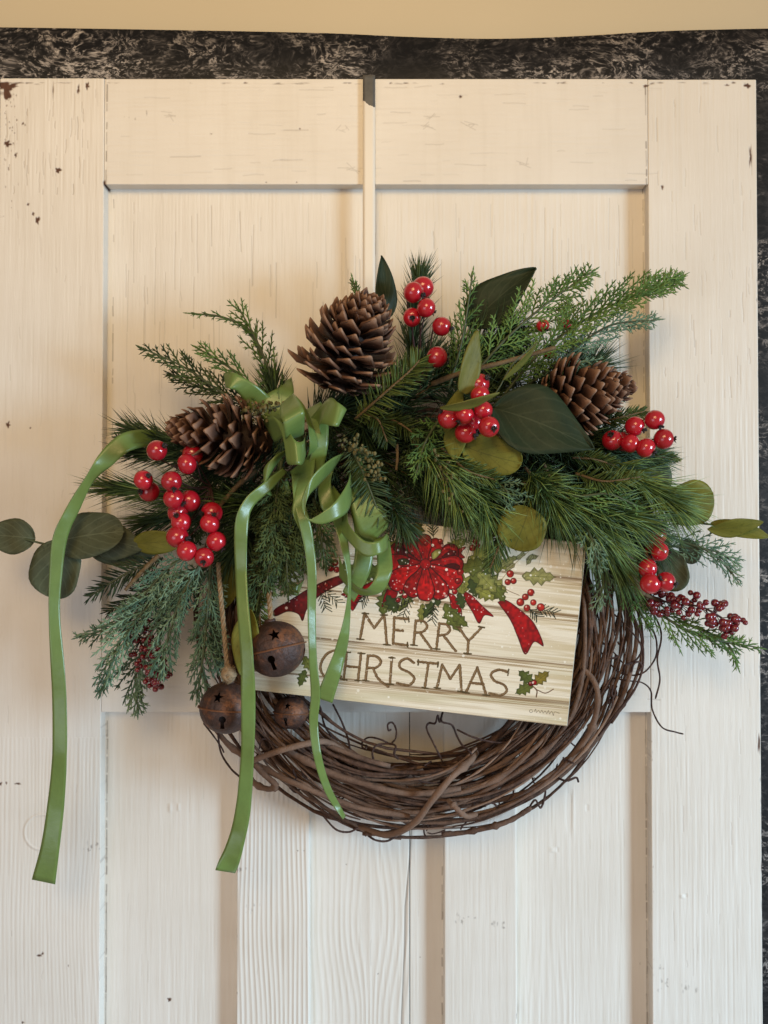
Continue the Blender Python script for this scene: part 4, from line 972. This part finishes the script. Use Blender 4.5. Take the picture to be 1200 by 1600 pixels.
tail('tail', [(466, 740, .13, 22, 20), (468, 785, .14, 18, 20), (480, 835, .142, 18, 20), (487, 890, .14, 15, 12), (487, 960, .138, 14, 10), (489, 1030, .135, 13, 15), (493, 1085, .132, 15, -10), (490, 1130, .13, 14, 10), (497, 1185, .125, 13, 15), (513, 1235, .115, 12, 30), (538, 1278, .10, 9, 55)], 90)
tail('tail', [(525, 800, .135, 20, 30), (538, 850, .145, 16, 30), (546, 905, .145, 10, 60), (543, 960, .14, 13, 50), (534, 1010, .136, 22, 25), (520, 1055, .132, 24, 12), (506, 1094, .13, 28, 5)], 70)
band('loop', [(410, 660, 428, 690, .10, .12), (425, 652, 445, 684, .14, .15), (446, 668, 448, 720, .155, .16), (462, 690, 466, 724, .165, .17), (474, 690, 474, 722, .155, .155), (478, 676, 480, 700, .12, .12)])
band('loop', [(472, 690, 446, 684, .12, .13), (474, 672, 447, 684, .15, .16), (474, 645, 444, 660, .17, .175), (466, 628, 438, 642, .16, .16), (458, 616, 444, 628, .13, .13), (480, 650, 470, 640, .11, .11)])
band('loop', [(474, 640, 462, 618, .14, .13), (482, 670, 478, 640, .145, .135), (484, 700, 496, 690, .14, .13), (478, 720, 492, 715, .12, .12)])
band('loop', [(505, 690, 480, 662, .11, .11), (500, 662, 512, 625, .15, .14), (520, 664, 527, 630, .168, .16), (530, 664, 541, 641, .16, .155), (520, 650, 530, 640, .13, .13), (490, 662, 510, 655, .115, .115)])
band('loop', [(455, 735, 492, 705, .12, .12), (462, 760, 488, 745, .135, .135), (458, 800, 475, 790, .145, .14), (470, 830, 480, 815, .14, .135)])
band('loop', [(538, 708, 522, 732, .115, .12), (515, 720, 500, 755, .15, .15), (488, 745, 482, 775, .165, .165), (472, 780, 476, 800, .165, .165), (478, 808, 482, 812, .165, .165), (500, 818, 508, 798, .165, .165), (530, 808, 528, 780, .16, .16), (546, 792, 545, 752, .14, .14), (552, 760, 548, 725, .11, .11)], 60)
band('loop', [(545, 735, 560, 700, .10, .10), (548, 775, 575, 760, .125, .12), (562, 830, 600, 800, .13, .125), (585, 845, 606, 825, .12, .12)])
band('loop', [(500, 790, 520, 760, .11, .11), (522, 815, 540, 790, .125, .125), (545, 845, 545, 820, .155, .155), (570, 868, 568, 845, .165, .165), (595, 864, 592, 846, .165, .165), (606, 856, 605, 834, .145, .145), (600, 860, 596, 842, .12, .12)], 50)
band('loop', [(585, 842, 606, 836, .12, .12), (590, 870, 611, 868, .14, .135), (588, 900, 611, 895, .15, .145), (574, 920, 596, 924, .15, .145), (556, 915, 568, 930, .14, .14), (540, 895, 545, 918, .13, .13), (530, 870, 530, 900, .12, .12)], 50)
band('loop', [(350, 585, 352, 605, .09, .10), (365, 583, 358, 606, .11, .115), (395, 600, 372, 612, .11, .11), (420, 620, 395, 640, .10, .10), (450, 650, 420, 660, .10, .10)])
band('loop', [(455, 590, 440, 598, .08, .085), (458, 612, 436, 606, .095, .095), (452, 640, 415, 620, .10, .10), (440, 660, 405, 645, .10, .10)])
band('loop', [(500, 745, 522, 728, .11, .11), (498, 770, 516, 756, .13, .13), (506, 798, 526, 790, .135, .13), (524, 812, 540, 796, .12, .12)])
band('loop', [(478, 640, 500, 628, .10, .10), (486, 665, 510, 650, .125, .12), (488, 700, 512, 690, .13, .125), (480, 740, 504, 735, .12, .12)])
band('loop', [(455, 700, 440, 715, .12, .12), (432, 712, 424, 738, .145, .14), (412, 735, 412, 765, .14, .14), (420, 760, 432, 776, .12, .12), (450, 752, 455, 772, .11, .11)])
band('loop', [(548, 790, 570, 770, .10, .10), (556, 840, 582, 832, .118, .115), (552, 890, 578, 890, .125, .12), (536, 925, 552, 940, .12, .12)])
band('loop', [(440, 905, 445, 925, .10, .10), (460, 916, 462, 930, .11, .11), (478, 900, 470, 925, .10, .10), (490, 850, 508, 890, .09, .09), (500, 800, 525, 840, .08, .08)])

# ------------------------------------------------------------------ bells
def bowl_mesh(R_, th, zs, n=40, m=12):
    """hollow half shell, zs=+1 upper / -1 lower"""
    bm = bmesh.new(); rings = []
    for rr in (R_, R_ - th):
        for i in range(m + 1):
            a = (math.pi / 2) * i / m; a = a if i < m else math.pi / 2 - .02
            rings.append([bm.verts.new((rr * math.cos(a) * math.cos(2 * math.pi * j / n), rr * math.cos(a) * math.sin(2 * math.pi * j / n), zs * rr * math.sin(a) * .94)) for j in range(n)])
    def strip_(a, b):
        for j in range(n): bm.faces.new((a[j], a[(j + 1) % n], b[(j + 1) % n], b[j]))
    o_, i_ = rings[:m + 1], rings[m + 1:]
    for a, b in zip(o_[:-1], o_[1:]): strip_(a, b)
    bm.faces.new(o_[-1])
    for a, b in zip(i_[:-1], i_[1:]): strip_(b, a)
    bm.faces.new(i_[-1][::-1]); strip_(i_[0], o_[0])
    bmesh.ops.recalc_face_normals(bm, faces=bm.faces[:]); me = bpy.data.meshes.new('shell'); bm.to_mesh(me); bm.free(); return me
def prism(poly, y0, y1):
    bm = bmesh.new(); a = [bm.verts.new((x, y0, z)) for x, z in poly]; b = [bm.verts.new((x, y1, z)) for x, z in poly]
    bm.faces.new(a); bm.faces.new(b[::-1]); n = len(poly)
    for j in range(n): bm.faces.new((a[j], b[j], b[(j + 1) % n], a[(j + 1) % n]))
    bmesh.ops.recalc_face_normals(bm, faces=bm.faces[:]); me = bpy.data.meshes.new('cut'); bm.to_mesh(me); bm.free(); return me
def cutout(me, cuts):
    o = bpy.data.objects.new('tmp', me); COL.objects.link(o); tmp = []
    for c_, rz in cuts:
        q = bpy.data.objects.new('tmpc', c_); COL.objects.link(q); q.rotation_euler = (0, 0, rz); tmp.append(q)
        md = o.modifiers.new('b', 'BOOLEAN'); md.operation = 'DIFFERENCE'; md.object = q; md.solver = 'EXACT'
    bpy.context.view_layer.update(); dg = bpy.context.evaluated_depsgraph_get()
    out = bpy.data.meshes.new_from_object(o.evaluated_get(dg)); out.name = 'shell'
    for q in tmp + [o]: bpy.data.objects.remove(q)
    return out
def bell(label, x, y, d, r, tilt, star, slot):
    """star / slot: azimuth of the cut-outs in degrees round the bell's axis (0 = to the room)"""
    o = thing('jingle_bell', at(x, y, d), label, 'jingle bell', 'rusty jingle bells', (R(tilt[0]), R(tilt[1]), R(tilt[2])))
    q = r * PX * (D - d) / D
    st = [(q * .21 * (1 if i % 2 == 0 else .42) * math.sin(i * math.pi / 5), q * .46 + q * .21 * (1 if i % 2 == 0 else .42) * math.cos(i * math.pi / 5)) for i in range(10)]
    ks = [(q * .13 * math.cos(a), -q * .30 + q * .13 * math.sin(a)) for a in np.radians(np.linspace(-60, 240, 14))] + [(-q * .075, -q * .66), (q * .075, -q * .66)]
    up = cutout(bowl_mesh(q, q * .05, 1), [(prism(st, -2 * q, -.2 * q), R(star))])
    lo = cutout(bowl_mesh(q, q * .05, -1), [(prism(ks, -2 * q, -.2 * q), R(slot)), (prism(ks, -2 * q, -.2 * q), R(slot + 90)), (prism(ks, -2 * q, -.2 * q), R(slot - 90))])
    for nm, me in (('upper_shell', up), ('lower_shell', lo)):
        me.polygons.foreach_set('use_smooth', [len(p_.vertices) <= 5 and p_.area < q * q * .2 for p_ in me.polygons]); me.set_sharp_from_angle(angle=R(35)); me.materials.clear()
        link(nm, me, M['rust'], o)
    m = MB(); a = np.linspace(0, 2 * math.pi, 49)
    for (r0, z0), (r1, z1) in zip([(.985, .028), (1.055, .028), (1.07, 0), (1.055, -.028), (.985, -.028)], [(1.055, .028), (1.07, 0), (1.055, -.028), (.985, -.028), (.985, .028)]):
        vs = [(r0 * q * math.cos(t), r0 * q * math.sin(t), z0 * q) for t in a[:-1]] + [(r1 * q * math.cos(t), r1 * q * math.sin(t), z1 * q) for t in a[:-1]]
        m.add(vs, [(j, (j + 1) % 48, 48 + (j + 1) % 48, 48 + j) for j in range(48)])
    m.build('rim', M['rim'], o, True, True)
    t = MB(); t.tube([(0, 0, q * .9), (0, 0, q * 1.0), (0, 0, q * 1.04)], [q * .2, q * .2, q * .14], 14); t.build('crown_ring', M['rust'], o, True, True)
    return o
bell('rusty jingle bell hanging lowest left on twine over the vines', 354, 1106, .125, 42, (-4, 4, 0), -14, 2)
bell('largest rusty jingle bell hanging in front of the sign', 431, 1014, .137, 46, (-6, -13, 0), 12, -5)
bell('small rusty jingle bell under the sign without twine', 455, 1113, .075, 27, (-4, 2, 0), -10, -14)
def twine(label, pts, r, knot=None):
    P = path(pts, 60); T, N, B = frames(P); o = thing('twine', P[0], label, 'twine', 'jute twine on the bells')
    m = MB(); s = np.concatenate([[0], np.cumsum(np.linalg.norm(np.diff(P, axis=0), axis=1))]) / PX
    for k_ in range(3):
        a = s / (r * 4.2) * 2 * math.pi / 2 + k_ * 2.094
        m.tube(P + (np.cos(a)[:, None] * N + np.sin(a)[:, None] * B) * r * .55 * PX, r * .62 * PX, 6, .4 + .1 * k_)
    for i in range(160):      # stray jute hairs
        q = rng.randint(60); ph = rng.uniform(0, 6.3); dr = unit(math.cos(ph) * N[q] + math.sin(ph) * B[q] + T[q] * rng.normal())
        m.needle(P[q] + dr * r * PX * .8, dr, rng.uniform(2, 5) * PX, .22 * PX, rng.normal(size=3) * PX, .8)
    m.build('strand', M['twine'], o)
    if knot:
        kx, ky, kd, kr = knot; c = np.array(at(kx, ky, kd)); m = MB()
        for i in range(9):
            ax = unit(rng.normal(size=3)); u = unit(np.cross(ax, rng.normal(size=3))); v = np.cross(ax, u); t = np.linspace(0, 2 * math.pi, 18)
            m.tube(c + (np.cos(t)[:, None] * u + np.sin(t)[:, None] * v * .8) * kr * PX * .72 * np.array([.8, .8, 1.2]) + ax * kr * PX * .25 * rng.normal(), kr * .3 * PX, 6, rng.uniform(.3, .9))
        for i in range(260):
            dr = unit(rng.normal(size=3)); m.needle(c + dr * kr * PX * .8 * np.array([.8, .8, 1.2]), dr, rng.uniform(2, 6) * PX, .25 * PX, rng.normal(size=3) * PX, .9)
        m.build('knot', M['twine'], o)
twine('long jute twine holding the lowest left bell', [(341, 880, .10), (345, 930, .122), (350, 985, .130), (355, 1045, .128)], 3.0, (357, 1053, .130, 12))
twine('short jute twine holding the largest bell', [(416, 870, .09), (420, 920, .125), (423, 968, .137)], 3.2)

# ------------------------------------------------------------------ sign with printed picture (art drawn in a 1200 x 808 layout)
AW, AH = 1200, 808
ay, ax_ = np.mgrid[0:AH, 0:AW].astype(np.float32)
T_ = ay - .105 * ax_
def stretch(seed, gy, gx):     # noise streaked along the planks
    n = vnoise(1100, 1400, gy, gx, seed); return n[np.clip((T_ + 160).astype(int), 0, 1099), np.clip(ax_.astype(int), 0, 1399)]
s1, s2, s3 = stretch(21, 420, 9), stretch(22, 130, 6), stretch(23, 40, 5)
art = np.zeros((AH, AW, 3), np.float32) + np.array([.93, .885, .80], np.float32)
def blend(mask, col): 
    global art
    art = art * (1 - mask[..., None]) + np.array(col, np.float32) * mask[..., None]
blend(np.clip(s3 * 1.6 - .6, 0, .6) * np.clip((ay - 450) / 400, 0, 1), (.66, .64, .45))
blend(np.clip(s1 * 1.5 - .8, 0, .32), (.74, .66, .52)); blend(np.clip(s2 * 1.4 - .85, 0, .4), (.97, .94, .86))
blend(np.clip((ax_ - 880) / 250, 0, 1) * np.clip(s2 * 2 - .75, 0, .55), (.74, .65, .48))
blend(np.clip((300 - ay) / 250, 0, 1) * .5 + 0 * ay, (.93, .87, .76))
for jt, a_ in ((118, .75), (252, .85), (432, .75), (570, .9), (655, .5), (-30, .4)):
    w_ = np.exp(-((T_ - jt - s3 * 6) / 4.5) ** 2); blend(np.clip(w_ * (s1 * 1.5 + .1), 0, 1) * a_, (.38, .28, .18))
    w_ = np.exp(-((T_ - jt - 12) / 14) ** 2); blend(np.clip(w_ * (s1 * 2.2 - .7), 0, 1) * a_ * (.55 + .7 * ax_ / 1200), (.58, .47, .33))
def adist(pts):
    P = np.array(pts, float); x0, y0 = np.floor(P.min(0)) - 16; x1, y1 = np.ceil(P.max(0)) + 16
    x0, y0, x1, y1 = int(max(x0, 0)), int(max(y0, 0)), int(min(x1, AW)), int(min(y1, AH)); return P, x0, y0, x1, y1
def segd(P, x, y, closed):
    dm = np.full(x.shape, 1e9); Q = np.vstack([P, P[:1]]) if closed else P
    for (ax0, ay0), (bx, by) in zip(Q[:-1], Q[1:]):
        dx, dy = bx - ax0, by - ay0; t = np.clip(((x - ax0) * dx + (y - ay0) * dy) / (dx * dx + dy * dy + 1e-9), 0, 1)
        dm = np.minimum(dm, np.hypot(x - ax0 - t * dx, y - ay0 - t * dy))
    return dm
def put(x0, y0, x1, y1, al, col):
    art[y0:y1, x0:x1] = art[y0:y1, x0:x1] * (1 - al[..., None]) + np.asarray(col, np.float32) * al[..., None]
def poly(pts, col, line_=(.12, .05, .03), lw=1.6, var=.22, smooth=True, seed=0):
    if smooth: 
        pp = list(pts); pts = catmull(pp + [pp[0]], len(pp) * 5)[:-1]
    P, x0, y0, x1, y1 = adist(pts)
    if x1 <= x0 or y1 <= y0: return
    y, x = np.mgrid[y0:y1, x0:x1].astype(float); ins = np.zeros(x.shape, bool); Q = np.vstack([P, P[:1]])
    for (a0, b0), (a1, b1) in zip(Q[:-1], Q[1:]):
        c_ = ((b0 > y) != (b1 > y)) & (x < (a1 - a0) * (y - b0) / (b1 - b0 + 1e-9) + a0); ins ^= c_
    dm = segd(P, x, y, True); sd = np.where(ins, -dm, dm); al = np.clip(.5 - sd, 0, 1)
    nz = vnoise(y1 - y0, x1 - x0, max(2, (y1 - y0) // 9), max(2, (x1 - x0) // 9), seed + int(P[0, 0])) - .5
    sh = 1 + var * 1.6 * nz - .30 * np.exp(-np.where(ins, dm, 0) / 6)
    put(x0, y0, x1, y1, al, np.clip(np.asarray(col)[None, None] * sh[..., None], 0, 1))
    if lw: put(x0, y0, x1, y1, np.clip(lw / 2 + .5 - dm, 0, 1) * .75, line_)
def stroke(pts, w, col, a=1.0, smooth=False, rough=0):
    if smooth: pts = catmull(pts, len(pts) * 6)
    P, x0, y0, x1, y1 = adist(pts)
    if x1 <= x0 or y1 <= y0: return
    y, x = np.mgrid[y0:y1, x0:x1].astype(float); dm = segd(P, x, y, False)
    if rough: dm = dm + (vnoise(y1 - y0, x1 - x0, max(2, (y1 - y0) // 4), max(2, (x1 - x0) // 4), int(P[0, 0])) - .5) * rough
    put(x0, y0, x1, y1, np.clip(w / 2 + .5 - dm, 0, 1) * a, col)
def disc(x, y, r, col, lw=1.4, hl=True):
    a = np.linspace(0, 2 * math.pi, 18)[:-1]; poly(np.stack([x + r * np.cos(a), y + r * np.sin(a)], 1), col, lw=lw, smooth=False)
    if hl and r > 5: stroke([(x - r * .3, y - r * .3), (x - r * .25, y - r * .35)], r * .5, (.95, .75, .65), .8)
def holly(x, y, L, w, ang, col, spikes=4):
    ca, sa = math.cos(R(ang)), math.sin(R(ang)); up, dn = [], []
    for i in range(spikes * 2 + 1):
        u = i / (spikes * 2); h = math.sin(math.pi * (u * .92 + .04)) * w / 2 * (1.15 if i % 2 else .62); up.append((u * L, -h)); dn.append((u * L, h))
    q = up + [(L * 1.08, 0)] + dn[::-1]
    poly([(x + a * ca - b * sa, y + a * sa + b * ca) for a, b in q], col, (.16, .17, .06), 1.2, .14, False)
    stroke([(x, y), (x + L * .95 * ca, y + L * .95 * sa)], 1.6, (.25, .27, .10), .7)
    for i in range(1, 4):
        for sg in (1, -1):
            u = i / 4 * L; stroke([(x + u * ca, y + u * sa), (x + (u + w * .3) * ca - sg * w * .3 * sa, y + (u + w * .3) * sa + sg * w * .3 * ca)], 1.0, (.25, .27, .10), .5)
def sprig(x, y, L, ang, n=13, nl=25, col=(.085, .105, .04)):
    ca, sa = math.cos(R(ang)), math.sin(R(ang)); stroke([(x, y), (x + L * ca, y + L * sa)], 2, col)
    for i in range(n):
        u = L * (i + 1) / n; sg = 1 if i % 2 else -1; b = R(ang + sg * (38 + 8 * (i % 3))); stroke([(x + u * ca, y + u * sa), (x + u * ca + nl * math.cos(b), y + u * sa + nl * math.sin(b))], 2.8, col, .95)
G1, G2, G3, RD, RB = (.40, .43, .18), (.55, .55, .25), (.25, .31, .14), (.62, .05, .06), (.72, .16, .11)
# foliage and ribbons behind the bow
for a_ in ((500, 120, 60, -110), (540, 110, 50, -80), (705, 120, 50, -60), (640, 90, 46, -95), (480, 150, 60, -130), (750, 110, 44, -30)): sprig(*a_)
for a_ in ((760, 190, 150, 90, -28, G2), (775, 215, 130, 110, 40, G1), (800, 180, 120, 70, 5, G2), (960, 230, 115, 62, 2, (.62, .60, .36)), (850, 190, 80, 40, -60, (.66, .63, .40)), (880, 195, 70, 34, -30, (.62, .60, .36)),
           (430, 200, 110, 80, 170, G1), (420, 250, 110, 70, 150, G2), (350, 240, 70, 50, -120, G1), (470, 280, 90, 60, 100, G1), (560, 110, 90, 60, -70, G1)): holly(*a_)
for a_ in ((520, 215, 90, 60, 165, G2), (470, 225, 100, 64, 190, G1), (700, 240, 100, 66, 20, G2), (735, 205, 110, 70, -10, G1), (680, 150, 90, 56, -35, G2), (530, 150, 80, 50, -145, G2), (820, 230, 100, 56, 35, (.60, .60, .32)), (640, 250, 90, 50, 80, G3), (560, 260, 90, 52, 110, G1)): holly(*a_)
for a_, b_ in (((940, 170), (975, 140)), ((975, 170), (1015, 158)), ((935, 185), (915, 200)), ((1000, 150), (985, 175))):
    cx_, cy_ = (a_[0] + b_[0]) / 2, (a_[1] + b_[1]) / 2; t = math.degrees(math.atan2(b_[1] - a_[1], b_[0] - a_[0])); holly(a_[0], a_[1], 44, 20, t, (.70, .66, .46), 2)
stroke([(880, 250), (930, 190), (985, 140)], 2, (.50, .42, .24), .8, True)
for p_ in ([(328, 222), (270, 238), (190, 275), (120, 318), (64, 352), (66, 376), (112, 358), (150, 368), (166, 392), (184, 345), (240, 292), (330, 244)],
           [(440, 240), (400, 258), (350, 282), (306, 296), (330, 312), (346, 356), (380, 306), (440, 266)],
           [(492, 262), (510, 290), (495, 320), (488, 338), (470, 328), (452, 342), (462, 300), (476, 272)],
           [(690, 290), (716, 302), (738, 342), (740, 374), (716, 350), (694, 360), (700, 325)],
           [(745, 283), (775, 298), (820, 342), (856, 376), (824, 372), (804, 402), (780, 360), (754, 318)],
           [(872, 325), (898, 316), (950, 350), (1004, 402), (1038, 482), (1004, 468), (972, 514), (946, 455), (918, 390)],
           [(705, 140), (756, 124), (740, 146), (752, 164), (712, 166)], [(470, 125), (515, 130), (500, 160), (480, 165)]): poly(p_, RD if p_[0][0] != 328 else (.42, .05, .07), (.15, .02, .02), 2.2, .3)
for a_ in ((600, 330, 70, 34, 95, G2), (640, 320, 70, 40, 120, G3), (680, 330, 110, 62, 62, G1), (745, 250, 60, 30, 100, G2), (770, 240, 70, 40, 70, G3), (455, 330, 76, 44, 15, G1), (700, 360, 80, 40, 40, G1)): holly(*a_)
for a_ in ((560, 290, 90, 110), (640, 330, 60, 95), (545, 300, 70, 140), (240, 280, 70, 40), (230, 290, 60, 70), (1010, 345, 70, 15), (985, 350, 40, 40), (400, 290, 40, 120)): sprig(*a_)
for a_ in ((790, 275, 84, 54, 25, G2), (850, 255, 80, 50, 55, G1), (800, 215, 96, 60, 48, (.58, .58, .30)), (420, 245, 80, 50, 20, G2), (470, 300, 70, 44, 60, G3), (340, 250, 60, 40, 40, G2), (730, 290, 60, 38, 75, G3)): holly(*a_)
CB = (610, 187)
def petal(ang, L, w, col, inner=0):
    L *= 1.1; w *= 1.08; ca, sa = math.cos(R(ang)), math.sin(R(ang)); pts = [(0, -5), (L * .35, -w * .30), (L * .75, -w * .52), (L * .98, -w * .30), (L, w * .08), (L * .90, w * .42), (L * .6, w * .46), (L * .3, w * .25), (0, 5)]
    tr = lambda q: [(CB[0] + a * ca - b * sa, CB[1] + a * sa + b * ca) for a, b in q]
    poly(tr(pts), col, (.13, .01, .02), 3.2, .30)
    stroke(tr([(L * .45, -w * .28), (L * .75, -w * .34), (L * .9, -w * .1)]), 7, (.84, .17, .16), .5, True, 5)
    if inner: poly(tr([(L * .5, w * .02), (L * .75, -w * .1), (L * .93, w * .08), (L * .78, w * .3), (L * .58, w * .2)]), (.34, .02, .035), (.13, .01, .02), 1.6, .3)
    for q in (-.14, .0, .12): stroke([(CB[0] + 14 * ca, CB[1] + 14 * sa), (CB[0] + L * .55 * ca - q * w * sa * 1.5, CB[1] + L * .55 * sa + q * w * ca * 1.5)], 1.8, (.30, .01, .02), .6)
for a_ in ((205, 128, 62, (.52, .035, .05), 1), (335, 118, 58, (.52, .035, .05), 1), (238, 112, 60, (.62, .05, .06)), (300, 92, 52, (.58, .05, .06)), (268, 98, 50, (.66, .06, .07)), (182, 132, 64, (.58, .04, .05)), (2, 124, 62, (.60, .04, .06), 1), (150, 138, 74, (.68, .06, .07)),
           (30, 134, 70, (.66, .06, .07)), (118, 118, 62, (.56, .04, .05)), (62, 128, 64, (.60, .05, .06)), (90, 120, 60, (.70, .07, .08))): petal(*a_)
poly([(508, 172), (530, 166), (552, 174), (546, 188), (518, 190)], (.20, .20, .10), (.16, .01, .02), 2); poly([(632, 148), (652, 132), (668, 138), (655, 160), (636, 170)], (.60, .58, .30), (.16, .01, .02), 2)
disc(610, 187, 20, (.66, .05, .07), 2.2, False)
for x, y, r_ in ((917, 222, 13), (908, 252, 11), (929, 248, 11), (992, 290, 13), (972, 306, 12), (954, 325, 14), (1001, 326, 11), (1028, 343, 14), (978, 346, 12), (283, 182, 12), (268, 203, 11), (289, 207, 11), (250, 262, 9), (225, 270, 8), (780, 128, 12), (792, 104, 10), (800, 118, 8), (737, 215, 12), (728, 248, 11), (716, 287, 10), (535, 302, 10), (511, 317, 9), (521, 288, 8), (665, 104, 9), (612, 112, 8)):
    disc(x, y, r_, RB if x > 900 else (.62, .08, .09))
stroke([(880, 255), (905, 280), (950, 300)], 2, (.35, .22, .12), .8, True)
# small holly after the last word
for a_ in ((1000, 620, 66, 46, 222, (.36, .40, .16)), (1000, 622, 70, 44, -38, (.55, .47, .16)), (1000, 622, 68, 44, 152, (.42, .44, .18))): holly(*a_)
disc(992, 620, 9, (.50, .03, .03)); disc(1005, 616, 9, (.60, .05, .05)); stroke([(1000, 630), (1014, 645), (1012, 668)], 4, (.35, .22, .12), 1, True); stroke([(1014, 642), (1045, 654), (1074, 640)], 3, (.35, .22, .12), 1, True)
holly(168, 520, 60, 40, 60, G2); holly(175, 570, 60, 36, 110, G1)
LET = [[(373, 458), (390, 366)], [(390, 366), (424, 418)], [(424, 418), (460, 372)], [(461, 372), (470, 478)], [(497, 379), (493, 474)], [(497, 381), (548, 386)], [(495, 425), (528, 428)], [(493, 474), (545, 481)],
       [(575, 391), (567, 480)], [(576, 392), (602, 394), (616, 412), (602, 431), (571, 436)], [(590, 436), (632, 493)], [(660, 402), (650, 494)], [(660, 403), (686, 406), (699, 424), (685, 441), (656, 446)], [(676, 446), (720, 502)],
       [(730, 416), (766, 466)], [(814, 416), (766, 466)], [(766, 466), (763, 511)],
       [(322, 522), (300, 500), (262, 506), (237, 534), (230, 566), (246, 594), (280, 604), (304, 594)], [(325, 506), (314, 604)], [(377, 510), (366, 608)], [(322, 556), (370, 561)], [(402, 518), (394, 608)], [(402, 519), (432, 521), (449, 541), (432, 561), (398, 563)], [(420, 563), (440, 602), (476, 631)],
       [(488, 526), (482, 622)], [(568, 544), (544, 529), (518, 542), (520, 564), (552, 580), (570, 602), (550, 625), (508, 618)], [(584, 540), (655, 548)], [(621, 545), (608, 635)], [(652, 635), (671, 551)], [(671, 551), (700, 602)], [(700, 602), (734, 553)], [(735, 553), (741, 648)],
       [(757, 652), (798, 562)], [(798, 562), (831, 661)], [(774, 616), (820, 622)], [(910, 578), (874, 570), (848, 586), (862, 610), (894, 624), (905, 646), (882, 662), (842, 655)]]
SER = [((362, 458), (386, 460)), ((380, 365), (404, 367)), ((448, 371), (472, 372)), ((458, 478), (484, 480)), ((556, 479), (580, 482)), ((640, 493), (662, 496)), ((304, 603), (326, 606)), ((314, 505), (338, 507)), ((366, 509), (390, 511)), ((355, 607), (378, 610)), ((384, 607), (406, 610)), ((472, 621), (494, 623)), ((478, 525), (500, 527)), ((598, 634), (620, 637)), ((642, 634), (664, 637)), ((728, 647), (752, 650)), ((746, 651), (770, 654)), ((818, 660), (844, 663)), ((750, 510), (776, 512)), ((548, 378), (550, 396)), ((545, 470), (546, 490)), ((584, 534), (584, 552)), ((656, 542), (655, 560)), ((912, 568), (909, 590)), ((720, 414), (742, 418)), ((802, 413), (824, 417))]
for L_ in LET:
    sm = len(L_) > 2
    stroke(L_, 9.5, (.38, .28, .17), .95, sm, 2.5); stroke(L_, 5, (.56, .45, .31), .9, sm, 4)
    stroke([(x + 3, y + 1) for x, y in L_], 2.2, (.30, .20, .11), .6, sm, 2)
for s_ in SER: stroke(s_, 5.5, (.32, .26, .15), .95, False, 2)
# illegible signature scribble and sprayed snow
a = np.linspace(0, 5.6, 16); stroke(np.stack([993 + 6 * np.cos(a), 719 + 5 * np.sin(a)], 1), 1.4, (.25, .2, .15), .8)
stroke([(1004, 722), (1010, 712), (1012, 724), (1020, 717), (1026, 725), (1032, 716), (1037, 726), (1044, 719), (1050, 728), (1056, 717), (1060, 729), (1068, 720), (1074, 735), (1078, 722), (1096, 727)], 1.4, (.25, .2, .15), .8, True)
rs = np.random.RandomState(3)
for i in range(620):
    x, y = rs.uniform(60, 1150), rs.uniform(40, 760); 
    if i < 380: x, y = rs.normal(640, 260), rs.normal(270, 130)
    r_ = rs.choice([1.2, 1.8, 2.6, 4.0, 5.2], p=[.30, .34, .24, .09, .03]); stroke([(x, y), (x + .1, y)], 2 * r_, (.97, .95, .90), rs.uniform(.5, .95))
sign_img = make_image('sign_print', art, True)
k = NT('sign_print'); im = k.n('ShaderNodeTexImage', {'Vector': k.n('ShaderNodeTexCoord').outputs['UV']}, image=sign_img, extension='EXTEND')
wn = k.noise(k.worldpos(), 900, 2)
k.set(Base_Color=k.mix(.16, im.outputs[0], k.mix(wn, (.1, .08, .05), (.8, .72, .6)), 'MULTIPLY'), Roughness=.55); k.bump(wn, .15, .0004); k.b.inputs['Specular IOR Level'].default_value = .25
M['print'] = k.m
k = NT('sign_edge'); k.set(Base_Color=k.mix(k.noise(k.worldpos((20, 20, 200)), 3, 3), (.42, .36, .27), (.60, .53, .42)), Roughness=.7); M['sign_edge'] = k.m
SD = .102
cor = [(424, 790), (917, 849), (886.5, 1135), (393, 1078)]
sg = thing('sign', at(655, 963, SD - .008), 'cream wooden sign reading Merry Christmas with painted red bow', 'sign')
def sign_board():
    n, m = 12, 8; bm = bmesh.new(); uvl = bm.loops.layers.uv.new('UVMap'); L = sg.location
    C = [Vector(at(x, y, SD)) - L for x, y in cor]; P = [(x, y) for x, y in cor]
    def bil(q, u, v): return (q[0] * (1 - u) + q[1] * u) * (1 - v) + (q[3] * (1 - u) + q[2] * u) * v
    pv = [Vector(p_) for p_ in P]
    rings = []
    inset = .0008
    f0 = [bil(C, u, v) for u, v in ((0, 0), (1, 0), (1, 1), (0, 1))]; cen = sum(f0, Vector()) / 4
    fr = [bm.verts.new(c + (cen - c).normalized() * inset) for c in f0]
    md = [bm.verts.new(c + Vector((0, inset, 0))) for c in f0]; bk = [bm.verts.new(c + Vector((0, .0125, 0))) for c in f0]
    f = bm.faces.new(fr[::-1]); f.material_index = 0
    for lp in f.loops:
        i = fr.index(lp.vert); x, y = P[i]; lp[uvl].uv = ((x - 400) / .43333 / AW, 1 - (y - 800) / .43333 / AH)
    for a_, b_ in ((fr, md), (md, bk)):
        for i in range(4):
            q = bm.faces.new((a_[i], a_[(i + 1) % 4], b_[(i + 1) % 4], b_[i])); q.material_index = 1
    q = bm.faces.new(bk); q.material_index = 1
    bmesh.ops.recalc_face_normals(bm, faces=bm.faces[:])
    me = bpy.data.meshes.new('board'); bm.to_mesh(me); bm.free(); me.materials.append(M['print']); me.materials.append(M['sign_edge'])
    return link('board', me, None, sg)
sign_board()
